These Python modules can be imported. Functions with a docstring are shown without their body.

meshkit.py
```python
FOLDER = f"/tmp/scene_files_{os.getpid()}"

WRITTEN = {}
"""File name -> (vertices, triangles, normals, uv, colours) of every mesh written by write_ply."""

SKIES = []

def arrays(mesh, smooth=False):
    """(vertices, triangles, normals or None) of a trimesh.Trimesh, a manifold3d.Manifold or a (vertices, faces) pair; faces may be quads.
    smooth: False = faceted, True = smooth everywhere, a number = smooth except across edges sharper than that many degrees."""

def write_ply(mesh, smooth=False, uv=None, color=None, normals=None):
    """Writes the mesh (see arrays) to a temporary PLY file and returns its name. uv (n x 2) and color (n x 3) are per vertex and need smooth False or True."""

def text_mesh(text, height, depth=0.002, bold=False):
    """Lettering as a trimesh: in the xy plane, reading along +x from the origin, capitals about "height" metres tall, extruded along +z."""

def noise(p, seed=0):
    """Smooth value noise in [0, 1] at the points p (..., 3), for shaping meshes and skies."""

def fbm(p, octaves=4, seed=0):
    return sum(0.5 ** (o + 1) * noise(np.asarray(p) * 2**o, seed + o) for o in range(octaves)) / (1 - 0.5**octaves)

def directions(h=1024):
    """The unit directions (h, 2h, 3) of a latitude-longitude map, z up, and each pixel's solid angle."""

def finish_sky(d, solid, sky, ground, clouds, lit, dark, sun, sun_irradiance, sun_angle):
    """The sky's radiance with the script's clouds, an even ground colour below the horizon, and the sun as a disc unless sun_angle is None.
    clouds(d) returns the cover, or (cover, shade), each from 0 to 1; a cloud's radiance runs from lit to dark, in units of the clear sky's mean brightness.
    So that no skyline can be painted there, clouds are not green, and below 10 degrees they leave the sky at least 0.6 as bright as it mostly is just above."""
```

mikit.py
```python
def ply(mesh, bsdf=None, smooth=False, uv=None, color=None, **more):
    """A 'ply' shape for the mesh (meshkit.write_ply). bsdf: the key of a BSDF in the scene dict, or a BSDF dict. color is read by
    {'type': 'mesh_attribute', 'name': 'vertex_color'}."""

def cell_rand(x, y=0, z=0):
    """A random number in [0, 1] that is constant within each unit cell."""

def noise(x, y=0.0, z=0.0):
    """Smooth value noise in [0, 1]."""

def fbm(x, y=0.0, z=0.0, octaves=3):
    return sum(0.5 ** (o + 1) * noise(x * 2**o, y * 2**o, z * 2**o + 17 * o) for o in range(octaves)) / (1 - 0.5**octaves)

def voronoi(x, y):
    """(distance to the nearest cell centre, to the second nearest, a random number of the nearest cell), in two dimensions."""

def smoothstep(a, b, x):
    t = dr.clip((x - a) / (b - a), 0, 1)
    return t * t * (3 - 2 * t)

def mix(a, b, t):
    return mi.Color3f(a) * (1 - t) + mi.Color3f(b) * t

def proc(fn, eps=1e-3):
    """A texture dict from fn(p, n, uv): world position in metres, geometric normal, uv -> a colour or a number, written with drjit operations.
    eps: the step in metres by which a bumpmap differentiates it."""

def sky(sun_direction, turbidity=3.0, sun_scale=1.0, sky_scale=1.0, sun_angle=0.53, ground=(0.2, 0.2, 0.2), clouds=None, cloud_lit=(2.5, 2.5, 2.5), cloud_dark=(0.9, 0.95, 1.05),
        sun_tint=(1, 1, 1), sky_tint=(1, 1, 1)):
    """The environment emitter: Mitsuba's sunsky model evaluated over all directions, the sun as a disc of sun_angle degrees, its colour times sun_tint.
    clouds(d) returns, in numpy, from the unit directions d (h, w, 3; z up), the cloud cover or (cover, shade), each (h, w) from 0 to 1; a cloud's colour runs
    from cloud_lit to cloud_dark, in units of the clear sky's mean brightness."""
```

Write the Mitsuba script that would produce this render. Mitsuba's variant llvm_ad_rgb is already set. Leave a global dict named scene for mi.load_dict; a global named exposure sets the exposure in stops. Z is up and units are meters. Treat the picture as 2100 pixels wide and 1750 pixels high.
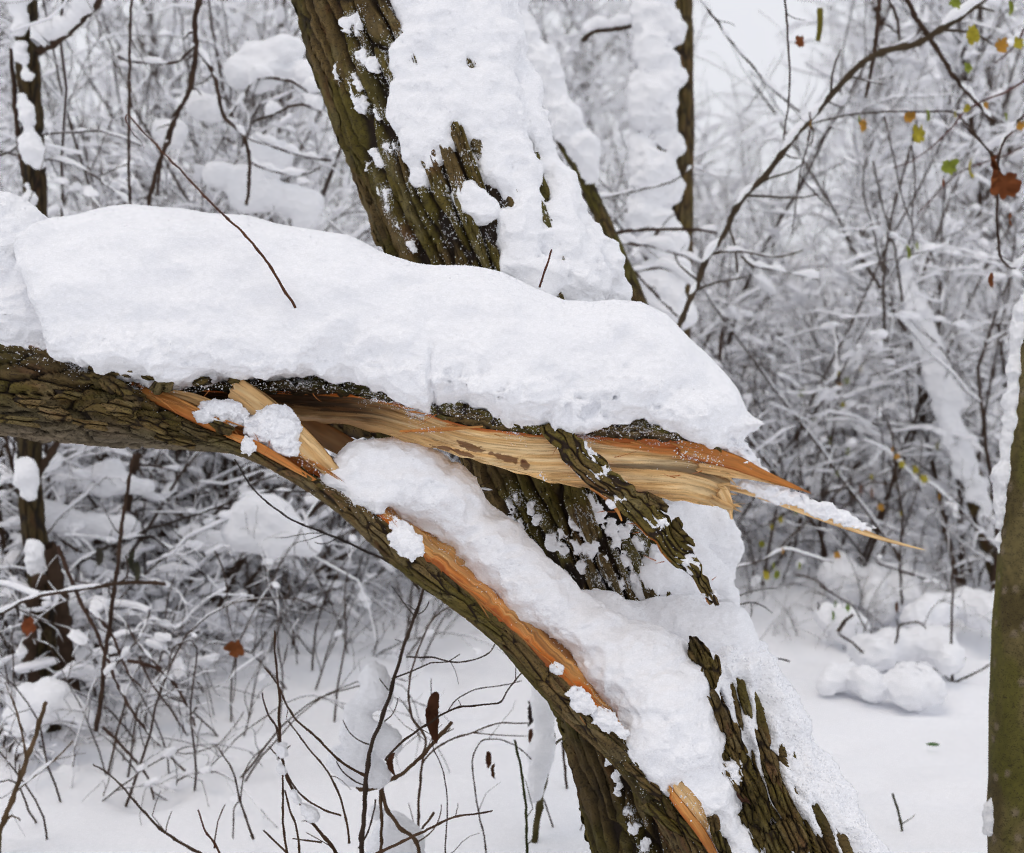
import math
import numpy as np, trimesh
import mitsuba as mi
import mikit, meshkit
from scipy.interpolate import PchipInterpolator
from scipy.ndimage import gaussian_filter

# ------------------------------------------------------------------ camera, sky, exposure
CAM_H, PXF, PITCH = 1.6, 3000.0, math.atan(225 / 3000.0)
FWD = np.array([0, math.cos(PITCH), -math.sin(PITCH)])
UP = np.array([0, math.sin(PITCH), math.cos(PITCH)])
RIGHT = np.array([1.0, 0, 0])
EYE = np.array([0, 0, CAM_H])
FOCUS = 3.0
scene, labels = {}, {}
scene["camera"] = {
    "type": "thinlens", "fov": 2 * math.degrees(math.atan(1050 / PXF)), "fov_axis": "x",
    "aperture_radius": 0.0062, "focus_distance": FOCUS, "near_clip": 0.05, "far_clip": 400.0,
    "to_world": mi.ScalarTransform4f().look_at(origin=EYE.tolist(), target=(EYE + FWD).tolist(), up=[0, 0, 1])}
scene["sky_light"] = mikit.sky([-0.25, -0.35, 0.9], turbidity=4, sun_scale=0.16, sun_angle=25, sky_scale=1.0, ground=(0.75, 0.76, 0.8),
                               clouds=lambda d: (1.0 + 0 * d[..., 2], 1 - np.clip(d[..., 2], 0, 1) ** .8), cloud_lit=(2.78, 2.84, 3.06), cloud_dark=(2.42, 2.46, 2.60))
exposure = 1.04

# ------------------------------------------------------------------ materials
VCOL = {"type": "mesh_attribute", "name": "vertex_color"}
def _crystals(p, n, uv):
    """loose crystals: a fine speckle in the snow's own whiteness"""
    a = mikit.noise(p.x * 420, p.y * 420, p.z * 420)
    b = mikit.noise(p.x * 170 + 5, p.y * 170, p.z * 170)
    g = 0.895 + 0.10 * (a - 0.5) + 0.06 * (b - 0.5)
    return mi.Color3f(g, g * 1.006, g * 1.030)


def _crystal_relief(p, n, uv):
    return mikit.fbm(p.x * 230, p.y * 230, p.z * 230, octaves=2)


scene["mat_snow"] = {"type": "twosided", "bsdf": {"type": "bumpmap", "tex": mikit.proc(_crystal_relief, eps=8e-4), "scale": 0.0028, "bsdf": {"type": "diffuse", "reflectance": mikit.proc(_crystals)}}}
def _grain(p, n, uv):
    a = mikit.fbm(p.x * 330, p.y * 330, p.z * 330, octaves=2)
    b = mikit.noise(p.x * 95 + 11, p.y * 95, p.z * 95)
    return 0.75 * mikit.smoothstep(0.52, 0.70, 0.8 * a + 0.2 * b)


def _rough(p, n, uv):
    return mikit.fbm(p.x * 260, p.y * 260, p.z * 260, octaves=2)


scene["mat_bark"] = {"type": "twosided", "bsdf": {"type": "bumpmap", "tex": mikit.proc(_rough, eps=8e-4), "scale": 0.004, "bsdf": {
    "type": "blendbsdf", "weight": mikit.proc(_grain),
    "a": {"type": "principled", "base_color": VCOL, "roughness": 0.75, "specular": 0.25},
    "b": {"type": "principled", "base_color": {"type": "rgb", "value": [0.022, 0.015, 0.009]}, "roughness": 0.8, "specular": 0.2}}}}
def _fibre(p, n, uv):
    """torn fibres along the grain; uv in metres (along, across)"""
    w = mikit.noise(uv.x * 9, uv.y * 60) * 3
    a = mikit.fbm(uv.x * 14 + 3, uv.y * 420 + w, octaves=2)
    b = mikit.noise(uv.x * 45, uv.y * 900 + w)
    return mikit.smoothstep(0.52, 0.72, 0.65 * a + 0.35 * b) * 0.45


def _fibre_relief(p, n, uv):
    return mikit.fbm(uv.x * 16, uv.y * 480 + mikit.noise(uv.x * 9, uv.y * 60) * 3, octaves=2)


scene["mat_wood"] = {"type": "twosided", "bsdf": {"type": "bumpmap", "tex": mikit.proc(_fibre_relief, eps=5e-4), "scale": 0.003, "bsdf": {
    "type": "blendbsdf", "weight": mikit.proc(_fibre),
    "a": {"type": "principled", "base_color": VCOL, "roughness": 0.6, "specular": 0.3},
    "b": {"type": "principled", "base_color": {"type": "rgb", "value": [0.26, 0.115, 0.035]}, "roughness": 0.7, "specular": 0.2}}}}
scene["mat_matte"] = {"type": "twosided", "bsdf": {"type": "diffuse", "reflectance": VCOL}}
SNOW = (0.90, 0.905, 0.93)
noise, fbm = meshkit.noise, meshkit.fbm


# ------------------------------------------------------------------ small helpers
def at(x, y, depth):
    """the point seen at (x, y) of a 2100 x 1750 view, depth metres ahead"""
    x, y, depth = np.broadcast_arrays(np.asarray(x, float), np.asarray(y, float), np.asarray(depth, float))
    return EYE + depth[..., None] * (FWD + ((x - 1050) / PXF)[..., None] * RIGHT - ((y - 875) / PXF)[..., None] * UP)


def sstep(a, b, x):
    t = np.clip((np.asarray(x, float) - a) / (b - a), 0, 1)
    return t * t * (3 - 2 * t)


def mixc(a, b, t):
    return np.asarray(a, float) * (1 - t[..., None]) + np.asarray(b, float) * t[..., None]


def curve(pts, n):
    """n points evenly along a smooth curve through the rows of pts (any number of columns, the first three are positions)"""
    p = np.asarray(pts, float)
    d = np.r_[0, np.cumsum(np.linalg.norm(np.diff(p[:, :3], axis=0), axis=1))]
    f = PchipInterpolator(d, p, axis=0)
    fine = f(np.linspace(0, d[-1], 8 * n))
    l = np.r_[0, np.cumsum(np.linalg.norm(np.diff(fine[:, :3], axis=0), axis=1))]
    return f(np.interp(np.linspace(0, l[-1], n), l, np.linspace(0, d[-1], 8 * n)))


def grid_faces(n, m, wrap=False):
    i, j = np.meshgrid(np.arange(n - 1), np.arange(m if wrap else m - 1), indexing="ij")
    a, b = i * m + j, i * m + (j + 1) % m
    return np.vstack([np.stack([a, b, b + m], -1).reshape(-1, 3), np.stack([a, b + m, a + m], -1).reshape(-1, 3)])


class Mesh:
    def __init__(self):
        self.v, self.f, self.c, self.uv, self.n = [], [], [], [], 0

    def add(self, v, f, c=SNOW, uv=None):
        v = np.asarray(v, float).reshape(-1, 3)
        self.uv.append(np.zeros((len(v), 2)) + [0, .5] if uv is None else np.stack(np.broadcast_arrays(*uv), -1).reshape(-1, 2))
        self.v.append(v)
        self.f.append(np.asarray(f, int) + self.n)
        self.c.append(np.broadcast_to(np.asarray(c, float), v.shape) if np.ndim(c) == 1 else np.asarray(c).reshape(-1, 3))
        self.n += len(v)
        return self

    def ply(self, bsdf, smooth=True):
        v, f, c = np.vstack(self.v), np.vstack(self.f), np.vstack(self.c)
        if bsdf == "mat_snow":
            return mikit.ply((v, f), bsdf, smooth=smooth)
        return mikit.ply((v, f), bsdf, smooth=smooth, color=c, uv=np.vstack(self.uv) if bsdf == "mat_wood" else None)


def key_for(name):
    if name not in scene and not any(k.startswith(name + "__") for k in scene):
        return name
    i = 1
    while f"{name}_{i:03d}" in scene or any(k.startswith(f"{name}_{i:03d}__") for k in scene):
        i += 1
    return f"{name}_{i:03d}"


def tag(key, label, cat, group=None, kind=None):
    labels[key] = {"label": label, "category": cat}
    if group:
        labels[key]["group"] = group
    if kind:
        labels[key]["kind"] = kind
    return key


def put(name, mesh, bsdf, parent=None, smooth=True, label=None, kind=None):
    key = key_for((parent + "__" if parent else "") + name)
    scene[key] = mesh.ply(bsdf, smooth)
    if parent and (label or kind):
        labels[key] = {k: v for k, v in (("label", label), ("kind", kind)) if v}
    return key


def sweep(P, R, sides=5, rng=None):
    """K polylines (K, n, 3) with radii (K, n) as tubes with pointed ends"""
    P, R = np.asarray(P, float), np.asarray(R, float)
    K, n, _ = P.shape
    t = np.gradient(P, axis=1)
    t /= np.linalg.norm(t, axis=2, keepdims=True) + 1e-12
    ref = np.where(np.abs(t[:, 0, 2:3]) < 0.8, [[0, 0, 1.0]], [[1.0, 0, 0]])
    A = np.empty_like(P)
    a = ref
    for i in range(n):
        a = a - (a * t[:, i]).sum(1, keepdims=True) * t[:, i]
        a = a / (np.linalg.norm(a, axis=1, keepdims=True) + 1e-12)
        A[:, i] = a
    B = np.cross(t, A)
    ang = np.arange(sides) * 2 * np.pi / sides
    V = P[:, :, None] + R[:, :, None, None] * (np.cos(ang)[:, None] * A[:, :, None] + np.sin(ang)[:, None] * B[:, :, None])
    F = grid_faces(n, sides, True)
    F = (F[None] + (np.arange(K) * n * sides)[:, None, None]).reshape(-1, 3)
    return V.reshape(-1, 3), F


def knobbly(P, R, rng, sides=6, every=0.03, amp=0.4):
    """one twig with buds: its radius swells at the knots"""
    s = np.r_[0, np.cumsum(np.linalg.norm(np.diff(P, axis=0), axis=1))]
    k = np.arange(rng.uniform(0.2, 1) * every, s[-1], every)
    k = k + rng.normal(0, every * 0.2, len(k))
    w = np.exp(-((s[:, None] - k[None]) / (every * 0.1)) ** 2).sum(1) if len(k) else 0 * s
    return sweep(P[None], (R * (1 + amp * w))[None], sides)


def crumbs(points, sizes, rng):
    """small irregular snow crumbs (octahedra)"""
    k = len(points)
    o = np.array([[1, 0, 0], [-1, 0, 0], [0, 1, 0], [0, -1, 0], [0, 0, 1], [0, 0, -1.0]])
    f = np.array([[0, 2, 4], [2, 1, 4], [1, 3, 4], [3, 0, 4], [2, 0, 5], [1, 2, 5], [3, 1, 5], [0, 3, 5]])
    q = rng.normal(size=(k, 4))
    q /= np.linalg.norm(q, axis=1, keepdims=True)
    w, x, y, z = q.T
    M = np.stack([1 - 2 * (y * y + z * z), 2 * (x * y - z * w), 2 * (x * z + y * w), 2 * (x * y + z * w), 1 - 2 * (x * x + z * z), 2 * (y * z - x * w),
                  2 * (x * z - y * w), 2 * (y * z + x * w), 1 - 2 * (x * x + y * y)], -1).reshape(k, 3, 3)
    v = np.einsum("kij,nj->kni", M, o) * rng.uniform(0.6, 1.4, (k, 6, 1)) * np.asarray(sizes)[:, None, None] + np.asarray(points)[:, None]
    return v.reshape(-1, 3), (f[None] + (np.arange(k) * 6)[:, None, None]).reshape(-1, 3)


def grains(points, sizes, rng):
    """snow grains too fine to tell apart (tetrahedra)"""
    k = len(points)
    o = np.array([[1, 1, 1], [1, -1, -1], [-1, 1, -1], [-1, -1, 1.0]]) * .75
    q = rng.normal(size=(k, 3, 3))
    q, _ = np.linalg.qr(q)
    q *= np.sign(np.linalg.det(q))[:, None, None]
    v = np.einsum("kij,nj->kni", q, o) * np.asarray(sizes)[:, None, None] + np.asarray(points)[:, None]
    f = np.array([[0, 1, 2], [0, 3, 1], [0, 2, 3], [1, 3, 2]])
    return v.reshape(-1, 3), (f[None] + (np.arange(k) * 4)[:, None, None]).reshape(-1, 3)


def powder(v, f, weight, k, seed, size=(.0006, .0019)):
    """k grains on the surface (v, f), as dense as weight says at its vertices"""
    rng = np.random.default_rng(seed)
    v = np.asarray(v).reshape(-1, 3)
    w = np.asarray(weight).reshape(-1)[f].mean(1)
    p = sample(v, f, k, rng, w) - FWD * .0008 + UP * .0005
    return grains(p, rng.uniform(*size, k) * rng.uniform(.5, 1, k), rng)


def to_view(v):
    r = np.asarray(v) - EYE
    d = r @ FWD
    return 1050 + PXF * (r @ RIGHT) / d, 875 - PXF * (r @ UP) / d


def capsule_gap(v, caps):
    """distance from world points to the nearest of the capsules"""
    r = (np.asarray(v).reshape(-1, 3) - EYE)
    q0 = np.stack([r @ RIGHT, r @ FWD, r @ UP], 1)
    best = np.full(len(q0), 9.0)
    for x0, y0, d0, x1, y1, d1, r0, r1, sq in caps:
        a, b = cam_pt(x0, y0, d0), cam_pt(x1, y1, d1)
        S = np.array([1, 1 / sq, 1])
        ab, q = (b - a) * S, (q0 - a) * S
        t = np.clip(q @ ab / max(ab @ ab, 1e-9), 0, 1)
        best = np.minimum(best, np.linalg.norm(q - t[:, None] * ab, axis=1) - (r0 + (r1 - r0) * t) * d0 / PXF)
    return best


def vnormals(v, f):
    n = np.zeros_like(v)
    fn = np.cross(v[f[:, 1]] - v[f[:, 0]], v[f[:, 2]] - v[f[:, 0]])
    for k in range(3):
        np.add.at(n, f[:, k], fn)
    return n / (np.linalg.norm(n, axis=1, keepdims=True) + 1e-20)


def surface_nets(F, origin, h):
    """mesh of the zero level of F (negative inside)"""
    ins = F < 0
    nx, ny, nz = F.shape
    s, c = np.zeros((nx - 1, ny - 1, nz - 1, 3), np.float32), np.zeros((nx - 1, ny - 1, nz - 1), np.float32)
    cross = {}
    for ax in range(3):
        lo, hi = [slice(None)] * 3, [slice(None)] * 3
        lo[ax], hi[ax] = slice(0, -1), slice(1, None)
        a, b = F[tuple(lo)], F[tuple(hi)]
        x = ins[tuple(lo)] != ins[tuple(hi)]
        cross[ax] = (x, ins[tuple(lo)])
        idx = np.argwhere(x)
        fa, fb = a[x], b[x]
        pos = idx.astype(np.float32)
        pos[:, ax] += fa / (fa - fb)
        u, w = [k for k in range(3) if k != ax]
        for du in (0, 1):
            for dw in (0, 1):
                q = idx.copy()
                q[:, u] -= du
                q[:, w] -= dw
                ok = (q >= 0).all(1) & (q[:, 0] < nx - 1) & (q[:, 1] < ny - 1) & (q[:, 2] < nz - 1)
                qi = tuple(q[ok].T)
                np.add.at(s, qi, pos[ok])
                np.add.at(c, qi, 1)
    used = c > 0
    ids = -np.ones(c.shape, np.int64)
    ids[used] = np.arange(used.sum())
    V = s[used] / c[used][:, None] * h + np.asarray(origin)
    faces = []
    for ax in range(3):
        x, first_in = cross[ax]
        u, w = (ax + 1) % 3, (ax + 2) % 3
        idx = np.argwhere(x)
        ok = (idx[:, u] > 0) & (idx[:, w] > 0) & (idx[:, u] < F.shape[u] - 1) & (idx[:, w] < F.shape[w] - 1)
        idx = idx[ok]
        inside = first_in[x][ok]
        q = []
        for du, dw in ((1, 1), (0, 1), (0, 0), (1, 0)):
            p = idx.copy()
            p[:, u] -= du
            p[:, w] -= dw
            q.append(ids[tuple(p.T)])
        q = np.stack(q, 1)
        q = np.where(inside[:, None], q, q[:, ::-1])
        faces += [q[:, [0, 1, 2]], q[:, [0, 2, 3]]]
    return V.astype(float), np.vstack(faces)


def sample(v, f, k, rng, weight=None):
    a = np.linalg.norm(np.cross(v[f[:, 1]] - v[f[:, 0]], v[f[:, 2]] - v[f[:, 0]]), axis=1)
    if weight is not None:
        a = a * weight
    i = rng.choice(len(f), k, p=a / a.sum())
    r = rng.random((k, 2))
    r[:, 0] = np.sqrt(r[:, 0])
    b = np.stack([1 - r[:, 0], r[:, 0] * (1 - r[:, 1]), r[:, 0] * r[:, 1]], 1)
    return (v[f[i]] * b[:, :, None]).sum(1)


def lumpy(p, amp1, amp2, seed, sc=1.0):
    """the clumpy relief of settled snow, in metres (positive = outwards)"""
    a = fbm(p / (0.13 * sc), 2, seed) - 0.5
    w = (fbm(p / (0.05 * sc), 2, seed + 5) - 0.5)[..., None] * 0.03 * sc
    b = np.abs(2 * noise((p + w) / (0.042 * sc), seed + 7) - 1)
    c = np.abs(2 * noise((p + w) / (0.018 * sc), seed + 9) - 1)
    return amp1 * 1.8 * a + amp2 * (0.42 - b) + amp2 * 0.6 * (0.42 - c)


def snow_from_field(field, lo, hi, h, lump, seed, crumb=0, crumb_weight=None, crumb_size=(0.0009, 0.0028), rough=0.0016):
    """a snow body from a signed field of camera-aligned metres (right, ahead, up)"""
    ax = [np.arange(a, b, h) for a, b in zip(lo, hi)]
    G = np.stack(np.meshgrid(*ax, indexing="ij"), -1)
    F = field(G[..., 0], G[..., 1], G[..., 2]).astype(np.float32)
    band = np.abs(F) < 0.045
    F[band] -= lump(G[band], seed).astype(np.float32)
    v, f = surface_nets(F, lo, h)
    # drop tiny floating islands
    m = trimesh.Trimesh(v, f, process=False)
    lab = trimesh.graph.connected_component_labels(m.face_adjacency, node_count=len(f))
    cnt = np.bincount(lab)
    keep = cnt[lab] > 60
    f = f[keep]
    n = vnormals(v, f)
    v = v + n * (rough * 2 * (fbm(v / 0.007, 2, seed + 3) - 0.5))[:, None]
    rng = np.random.default_rng(seed)
    out = Mesh().add(to_world(v), f)
    if crumb:
        w = None if crumb_weight is None else crumb_weight(v[f].mean(1), n[f[:, 0]])
        p = sample(v, f, crumb, rng, w)
        cv, cf = crumbs(p, rng.uniform(*crumb_size, crumb) * rng.uniform(.4, 1, crumb), rng)
        out.add(to_world(cv), cf)
    return out


def to_world(p):
    return EYE + p[:, :1] * RIGHT + p[:, 1:2] * FWD + p[:, 2:] * UP


def cam_pt(x, y, d):
    """camera-aligned metres of at(x, y, d)"""
    return np.array([(x - 1050) / PXF * d, d, (875 - y) / PXF * d])


def capsule_field(caps, k=0.018):
    """smooth union of capsules: rows (x0, y0, d0, x1, y1, d1, r0px, r1px, squash ahead)"""
    def field(X, Y, Z):
        ax = X[:, 0, 0], Y[0, :, 0], Z[0, 0, :]
        acc = np.zeros(X.shape, np.float32)
        for x0, y0, d0, x1, y1, d1, r0, r1, sq in caps:
            a, b = cam_pt(x0, y0, d0), cam_pt(x1, y1, d1)
            ra, rb = r0 * d0 / PXF, r1 * d1 / PXF
            m = max(ra, rb) + 6 * k
            sl = tuple(slice(*np.searchsorted(g, (min(p, q) - m, max(p, q) + m))) for g, p, q in zip(ax, a, b))
            S = np.array([1, 1 / sq, 1])
            ab = (b - a) * S
            q = [((g[w] - p) * f).astype(np.float32) for g, w, p, f in zip(ax, sl, a, S)]
            qx, qy, qz = q[0][:, None, None], q[1][None, :, None], q[2][None, None, :]
            ab = ab.astype(np.float32)
            t = np.clip((qx * ab[0] + qy * ab[1] + qz * ab[2]) / max(float(ab @ ab), 1e-9), 0, 1)
            d = np.sqrt((qx - t * ab[0]) ** 2 + (qy - t * ab[1]) ** 2 + (qz - t * ab[2]) ** 2) - (ra + (rb - ra) * t)
            acc[sl] += np.exp(np.clip(-d / k, -40, 40))
        return -k * np.log(acc + 1e-9)
    return field


# ------------------------------------------------------------------ bark and wood looks
DARK, PLATE, TAN, RED, MOSS = (0.018, 0.010, 0.005), (0.098, 0.064, 0.019), (0.19, 0.128, 0.052), (0.11, 0.042, 0.017), (0.080, 0.068, 0.008)


def worley(u, v, seed):
    """nearest and second nearest cell distance, a random number of the cell and the offset from its centre"""
    iu, iv = np.floor(u), np.floor(v)
    f1, f2, rid, ox, oy = np.full(u.shape, 9.0), np.full(u.shape, 9.0), np.zeros(u.shape), np.zeros(u.shape), np.zeros(u.shape)
    def rnd(a, b, k):
        h = (a.astype(np.int64) * 374761393 + b.astype(np.int64) * 668265263 + (seed * 31 + k) * 144665) & 0xFFFFFFFF
        h = ((h ^ (h >> 13)) * 1274126177) & 0xFFFFFFFF
        return ((h ^ (h >> 16)) & 0xFFFFFF) / 16777215.0
    for i in (-1, 0, 1):
        for j in (-1, 0, 1):
            a, b = iu + i, iv + j
            dx, dy = u - a - 0.1 - 0.8 * rnd(a, b, 1), v - b - 0.1 - 0.8 * rnd(a, b, 2)
            d = np.sqrt(dx * dx + dy * dy)
            n = d < f1
            f2 = np.where(n, f1, np.minimum(f2, d))
            f1 = np.where(n, d, f1)
            rid, ox, oy = np.where(n, rnd(a, b, 3), rid), np.where(n, dx, ox), np.where(n, dy, oy)
    return f1, f2, rid, ox, oy


def bark(q, cell, stretch, seed, cross=0.35, soft=0.36):
    """height (0..1.1) and plate number of cracked bark at q = (across, anything, along) in metres"""
    u, v = q[..., 0], q[..., 2]
    p = np.stack([u, v, 0 * u], -1)
    w1, w2 = fbm(p / (cell * np.array([2.0, 2.2 * stretch ** .5, 1])), 3, seed + 20) - 0.5, fbm(p / (cell * np.array([1.3, 3.0, 1])), 2, seed + 21) - 0.5
    a, b = u / cell + 1.5 * w1, v / (cell * stretch) + 0.8 * w2
    f1, f2, rid, ox, oy = worley(a + 0.12 * b, b, seed)
    g1, g2, rid2, ox2, oy2 = worley(a * 2.3 + 7 + 0.6 * w2, b * (1.5 + 1.5 * cross) + 3, seed + 5)
    crack = sstep(0.0, soft, f2 - f1)
    h = crack * (0.62 + 0.38 * rid + 0.22 * ox * (rid - 0.3)) * (0.72 + 0.28 * sstep(0.02, 0.25, g2 - g1) * (0.7 + 0.5 * rid2))
    fib = fbm(np.stack([u / 0.0035, v / 0.022, 0 * u], -1), 2, seed + 3) - 0.5
    bark.rid, bark.rid2 = rid, rid2
    return np.clip(h + 0.22 * fib, 0, 1.15)


def bark_colour(q, h, seed, moss=0.5, tan=0.4):
    rid, rid2 = bark.rid, bark.rid2
    lo = fbm(q / np.array([0.09, 0.09, 0.16]), 2, seed + 30)
    fi = fbm(np.stack([q[..., 0] / 0.004, q[..., 2] / 0.02, 0 * h], -1), 3, seed + 31)
    c = mixc(DARK, PLATE, sstep(0.12, 0.55, h))
    c = mixc(c, TAN, sstep(0.35, 0.8, h) * tan * np.clip(0.15 + 1.1 * rid * (0.4 + rid2), 0, 1))
    c = mixc(c, RED, 0.5 * sstep(0.72, 0.9, rid2) * sstep(0.1, 0.4, h))
    c = mixc(c, MOSS, moss * sstep(0.42, 0.60, lo + 0.18 * (rid2 - 0.5)) * sstep(0.12, 0.4, h))
    lich = fbm(np.stack([q[..., 0] / .035, q[..., 2] / .06, 0 * h], -1), 3, seed + 34)
    c = mixc(c, (0.16, 0.135, 0.070), 0.35 * sstep(0.56, 0.70, lich) * sstep(.3, .7, h))
    wet = fbm(np.stack([q[..., 0] / .10, q[..., 2] / .30, 0 * h + 4], -1), 2, seed + 35)
    c = c * (1 - 0.4 * sstep(.55, .75, wet))[..., None]
    return c * (0.55 + 0.9 * fi)[..., None]


def bark_tube(P, R, nu, nv, seed, cell, stretch, depth, moss=0.5, tan=0.4, twist=0.0, cross=0.35, colour=None):
    """a stem with furrowed bark; returns vertices (nv, nu, 3), outward normals, heights, faces, colours"""
    c = curve(np.c_[P, R], nv)
    P, R = c[:, :3], c[:, 3]
    t = np.gradient(P, axis=0)
    t /= np.linalg.norm(t, axis=1, keepdims=True)
    a = np.cross(t, FWD)
    a /= np.linalg.norm(a, axis=1, keepdims=True)
    b = np.cross(t, a)
    th = np.arange(nu) * 2 * np.pi / nu
    th = th + 0.6 * np.cos(th)                    # finer towards the near side
    s = np.r_[0, np.cumsum(np.linalg.norm(np.diff(P, axis=0), axis=1))]
    Rm = R.mean()
    TH = th[None] + twist * s[:, None]
    q = np.stack([Rm * ((TH + np.pi / 2) % (2 * np.pi)), 0 * TH, np.broadcast_to(s[:, None], TH.shape)], -1)
    h = bark(q, cell, stretch, seed, cross)
    N = np.cos(th)[None, :, None] * a[:, None] + np.sin(th)[None, :, None] * b[:, None]
    big = 1 + 0.10 * (fbm(q / 0.22, 2, seed + 40) - 0.5)
    V = P[:, None] + N * (R[:, None] * big + depth * (h - 0.6))[..., None]
    C = bark_colour(q, h, seed, moss, tan) if colour is None else colour(q, h)
    return V, N, h, grid_faces(nv, nu, True), C, q


def wood_colour(u, v, seed, base=(0.66, 0.40, 0.165), dark=(0.18, 0.09, 0.035), streak=0.5, pale=(0.80, 0.57, 0.29)):
    """grain along u (metres), across v (metres)"""
    p = np.stack([u / 0.16, v / 0.005, u * 0], -1)
    g = fbm(p, 3, seed)
    w = noise(np.stack([u / 0.3, v / 0.02, u * 0 + 3], -1), seed + 2)
    c = mixc(base, pale, sstep(0.45, 0.7, g))
    return mixc(c, dark, streak * sstep(0.56, 0.74, 0.5 * g + 0.5 * w)) * (0.70 + 0.6 * fbm(np.stack([u / 0.05, v / 0.0020, u * 0], -1), 2, seed + 5))[..., None]


ORANGE, CAMB = (0.56, 0.155, 0.020), (0.32, 0.070, 0.012)


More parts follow.
